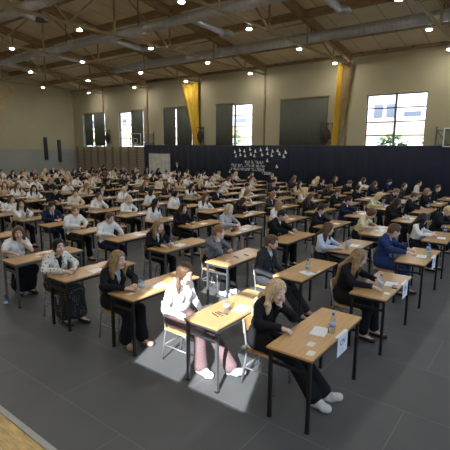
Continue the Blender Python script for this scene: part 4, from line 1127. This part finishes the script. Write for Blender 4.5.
for j in range(9):
    for i in range(21):
        ox, oy = OFF.get((i, j), (random.Random(i*7+j).uniform(-.07, .07), random.Random(i*11+j).uniform(-.05, .05)))
        x0, y0 = -i*PX+ox, j*PYP+oy
        ends = [project((x0, y0, .76)), project((x0+DW, y0+DL, .76)), project((x0-.2, y0+.6, 1.2))]
        if max(e[0] for e in ends) < 2 or min(e[0] for e in ends) > 449: continue
        if x0 < -25.4 or (i, j) == (5, 0): continue
        loc = where(i, j); rnd = random.Random(i*100+j)
        P = PEOPLE.get((i, j)) or random_person(i, j)
        dist = math.hypot(x0-CAM[0], y0-CAM[1])
        near = 2 if dist < 6.8 else (1 if dist < 10.5 else 0)
        sc = 1. if near == 2 else rnd.uniform(.97, 1.03)
        rx, ry = x0-.25+rnd.uniform(-.03, .03), y0+DL/2+rnd.uniform(-.10, .05)
        rz = rnd.uniform(-.08, .08)
        if (i, j) in HEADPX:
            S = skel(P['arm'], P['leg'], P['g'], P['head']); u, v = HEADPX[i, j]
            p = at_z(u, v, S['hc'][2])-S['hc']
            rx = min(max(p[0], x0-.40), x0-.19); ry = min(max(p[1], y0+.24), y0+.95); rz = 0
        lab = P.get('lab')
        hs, hc = P['hair']; tp = P['top']
        what = {'jacket': 'suit' if P['g'] == 'm' else 'blazer', 'blouse': 'shirt' if P['g'] == 'm' else 'blouse', 'short': 'blouse'}[tp[0]]
        if not lab: lab = f'{hc}-haired person in {tp[1]} {what}, {loc}'
        o = person((rx, ry, 0), rz, P, lab, near, sc)
        if P.get('beard'):
            S = skel(P['arm'], P['leg'], P['g'], P['head']); F = Fld(); hcn, Rm = S['hc'], S['R']; PP = lambda x, y, z: hcn+Rm @ V3(x, y, z)
            F.cap(PP(.05, -.014, -.094), PP(.05, .014, -.094), .029, k=.02)
            for s in (-1, 1): F.cap(PP(.05, s*.02, -.09), PP(.0, s*.058, -.045), .024, .014, k=.02)
            F.cap(PP(.083, -.018, -.046), PP(.083, .018, -.046), .006, k=.01)
            G, *_ = F.grid(.0065); V, Q = nets(G, F.lo, .0065); c = link('beard', to_mesh('beard', V, Q, [M['hair_brown']]), o)
        greyleg = rnd.random() < .3 or (i, j) in ((4, 0), (1, 0), (2, 1))
        if (i, j) in ((0, 0), (2, 0), (3, 0), (0, 1), (0, 2), (1, 1)): greyleg = False
        place(D0['g' if greyleg else 'b'], 'g' if greyleg else 'b', (x0, y0, 0), 0, f'beech-topped exam desk with {"grey" if greyleg else "black"} legs, {loc}')
        place(C0, 'c', (rx+.12, ry, 0), rz, f'grey-legged school chair under candidate, {loc}')
        Z = .7605
        if i == 0:      # sheet hanging over the front edge
            yy = y0+(.70 if j != 1 else .88)
            t = thing('hanging_sheet', f'white sheet hanging over the front edge of the {ORD[j]} front desk', 'sheet', (x0+DW+.004, yy, .75), group='white sheets on the front desks')
            MB().box(0, .002, -.13, .13, -.20, .013).build('sheet_paper', M['paper'], t)
            MB().box(-.035, .002, -.13, .13, .0125, .0145).build('sheet_fold', M['paper'], t)
            for txt, z, s in (('CIV', -.095, .085), ('1', -.165, .05)):
                cu = bpy.data.curves.new('t', 'FONT'); cu.body = txt; cu.size = s; cu.align_x = 'CENTER'; cu.extrude = .0006
                tmp = bpy.data.objects.new('t', cu); C.objects.link(tmp); bpy.context.view_layer.update()
                me = bpy.data.meshes.new_from_object(tmp.evaluated_get(bpy.context.evaluated_depsgraph_get())); bpy.data.objects.remove(tmp)
                me.materials.clear(); me.materials.append(M['ink'])
                q = link('lettering', me, t, loc=(.0032, 0, z)); q.rotation_euler = (math.pi/2, 0, math.pi/2)
        G_ = 'things lying on the exam desks'
        if (i, j) == (0, 0):
            lay(paper_me, 'paper_sheet', (x0+.27, y0+.62, Z), .15, 'white folded paper sheet under the pen on the first front desk', 'paper', None)
            lay(pen_me, 'pen', (x0+.33, y0+.70, Z+.002), .4, 'black pen lying on paper on the first front desk', 'pen', None)
            lay(card_me, 'id_card', (x0+.33, y0+.30, Z), .1, 'small white card on the first front desk, beside the paper', 'card', None)
            lay(card_me, 'id_card', (x0+.41, y0+.13, Z), .1, 'small white card at the near corner of the first front desk', 'card', None)
            bottle((x0+.39, y0+.66, Z), 'clear water bottle with blue cap behind the hanging sheet, first front desk')
        elif (i, j) == (1, 0):
            for q in range(3): lay(pen_me, 'pen', (x0+.23+.02*q, y0+.28+.045*q, Z), 1.2+.2*q, f'black pen before the sunlit candidate, {ORD[q]} from the near desk end', 'pen', 'black pens on the sunlit desk')
            bottle((x0+.30, y0+.40, Z), 'clear water bottle on the sunlit desk before the white blouse')
            lay(paper_me, 'paper_sheet', (x0+.36, y0+.62, Z), .1, 'white paper on the sunlit desk beyond the bottle', 'paper', None)
        elif (i, j) == (2, 0):
            bottle((x0+.36, y0+.27, Z), 'clear water bottle on the desk of the person in tan sandals')
            lay(card_me, 'id_card', (x0+.27, y0+.15, Z), 0, 'white card beside the bottle on the tan-sandals desk', 'card', None)
            lay(paper_me, 'paper_sheet', (x0+.32, y0+.62, Z), 0, 'white paper on the tan-sandals desk beyond the bottle', 'paper', None)
        elif (i, j) == (3, 0):
            lay(card_me, 'id_card', (x0+.2, y0+.20, Z), .2, 'white card at the near end of the polka-dot person\'s desk', 'card', None)
            lay(phone_me, 'phone', (x0+.36, y0+.86, Z), 1.3, 'black phone on the polka-dot person\'s desk', 'phone', None)
            lay(paper_me, 'paper_sheet', (x0+.33, y0+.62, Z), .1, 'white paper before the clasped hands of the polka-dot person', 'paper', None)
        elif (i, j) == (4, 0):
            lay(card_me, 'id_card', (x0+.3, y0+.5, Z), .2, 'white card on the desk of the brown-bobbed person', 'card', None)
            lay(pen_me, 'pen', (x0+.26, y0+.62, Z), 1.1, 'black pen on the desk of the brown-bobbed person', 'pen', None)
            fb = at_z(6.5, 308, 0); bottle((fb[0], fb[1], 0), 'clear water bottle standing on the floor beside a grey desk leg')
        elif (i, j) == (0, 1):
            bottle((x0+.30, y0+.36, Z), 'blue-labelled water bottle on the desk of the fair-haired writer')
            lay(paper_me, 'paper_sheet', (x0+.34, y0+.70, Z), .1, 'white paper under the hand of the fair-haired writer', 'paper', None)
            lay(phone_me, 'phone', (x0+.42, y0+.60, Z), .2, 'black phone beside the fair-haired writer\'s paper', 'phone', None)
            lay(card_me, 'id_card', (x0+.41, y0+.27, Z), .1, 'white card at the near corner of the fair-haired writer\'s desk', 'card', None)
        elif (i, j) == (1, 1):
            bottle((x0+.36, y0+.42, Z), 'clear water bottle on the bearded person\'s desk')
            lay(paper_me, 'paper_sheet', (x0+.36, y0+.42, Z), 1.2, 'white paper under the bottle on the bearded person\'s desk', 'paper', None)
        elif (i, j) == (2, 1):
            lay(card_me, 'id_card', (x0+.28, y0+.28, Z), .2, 'white card at the near end of the plaid blazer desk', 'card', None)
            for q in range(2): lay(pen_me, 'pen', (x0+.25+.06*q, y0+.55+.22*q, Z), 1.2, f'black pen on the plaid blazer desk, {["nearer", "further"][q]} one', 'pen', None)
        elif (i, j) == (0, 2):
            bottle((x0+.42, y0+.62, Z), 'clear water bottle on the blue suit desk, behind its sheet')
            bottle((x0+.33, y0+.95, Z), 'clear water bottle on the blue suit desk, at its far end')
            lay(paper_me, 'paper_sheet', (x0+.30, y0+.60, Z), .1, 'white paper under the hands of the blue suit', 'paper', None)
        elif (i, j) == (3, 2):
            lay(paper_me, 'paper_sheet', (x0+.28, y0+.72, Z), .1, 'white paper on the desk of the blond bob', 'paper', None)
            lay(case_me, 'pencil_case', (x0+.22, y0+.38, Z), .3, 'brown pencil case before the blond bob', 'pencil case', None)
            bottle((x0+.34, y0+1.0, Z), 'clear water bottle at the far end of the blond bob desk')
        else:
            if rnd.random() < .75:
                lay(paper_me, 'paper_sheet', (x0+.30, y0+rnd.uniform(.5, .8), Z), rnd.uniform(-.2, .2), f'white paper sheet on the desk, {loc}', 'paper', G_)
            if rnd.random() < .35 and j < 6:
                bottle((x0+.30+rnd.uniform(-.05, .08), y0+rnd.choice([.25, 1.0]), Z), f'clear water bottle on the desk, {loc}')
            if rnd.random() < .3 and j < 4:
                lay(card_me, 'id_card', (x0+.3, y0+.25, Z), .2, f'small white card on the desk, {loc}', 'card', G_)

q = px_on(177.5, 165, 18.0)
person((q[0], 18.0, .41), -1.2, N('m', ('short', 'black'), ('jacket', 'black', 'white'), ('trousers', 'black'), ('flat', 'black'), 'hang', 'stand', (0, .1)),
       'person in dark suit standing beside the pale backdrop panel', 0)['group'] = 'invigilators'
# ------------------------------------------------------------------ light
w = bpy.data.worlds.new('World'); SC.world = w; w.use_nodes = True; nt = w.node_tree; nt.nodes.clear()
wo = nt.nodes.new('ShaderNodeOutputWorld'); bg = nt.nodes.new('ShaderNodeBackground'); sky = nt.nodes.new('ShaderNodeTexSky')
sky.sky_type = 'NISHITA'; sky.sun_disc = False; sky.sun_elevation = math.radians(33); sky.sun_rotation = math.radians(180)
nt.links.new(sky.outputs[0], bg.inputs[0]); nt.links.new(bg.outputs[0], wo.inputs[0]); bg.inputs[1].default_value = 1.0
sl = bpy.data.lights.new('sun', 'SUN'); sl.energy = 15.0; sl.angle = math.radians(.3); sl.color = (1, .99, .98)
so = bpy.data.objects.new('sun', sl); C.objects.link(so)
el = math.radians(32); dirv = Vector((-.38*math.cos(el)/math.hypot(.38, .92), .92*math.cos(el)/math.hypot(.38, .92), -math.sin(el)))
so.rotation_euler = dirv.to_track_quat('-Z', 'Y').to_euler(); so.location = (6, -20, 20)
SC.view_settings.view_transform = 'Standard'; SC.view_settings.look = 'None'; SC.view_settings.gamma = 1; SC.view_settings.exposure = .42
try:
    SC.cycles.use_denoising = True; SC.cycles.denoiser = 'OPENIMAGEDENOISE'; SC.cycles.max_bounces = 8; SC.cycles.diffuse_bounces = 5
    SC.cycles.transparent_max_bounces = 12; SC.cycles.sample_clamp_indirect = 8
except Exception: pass
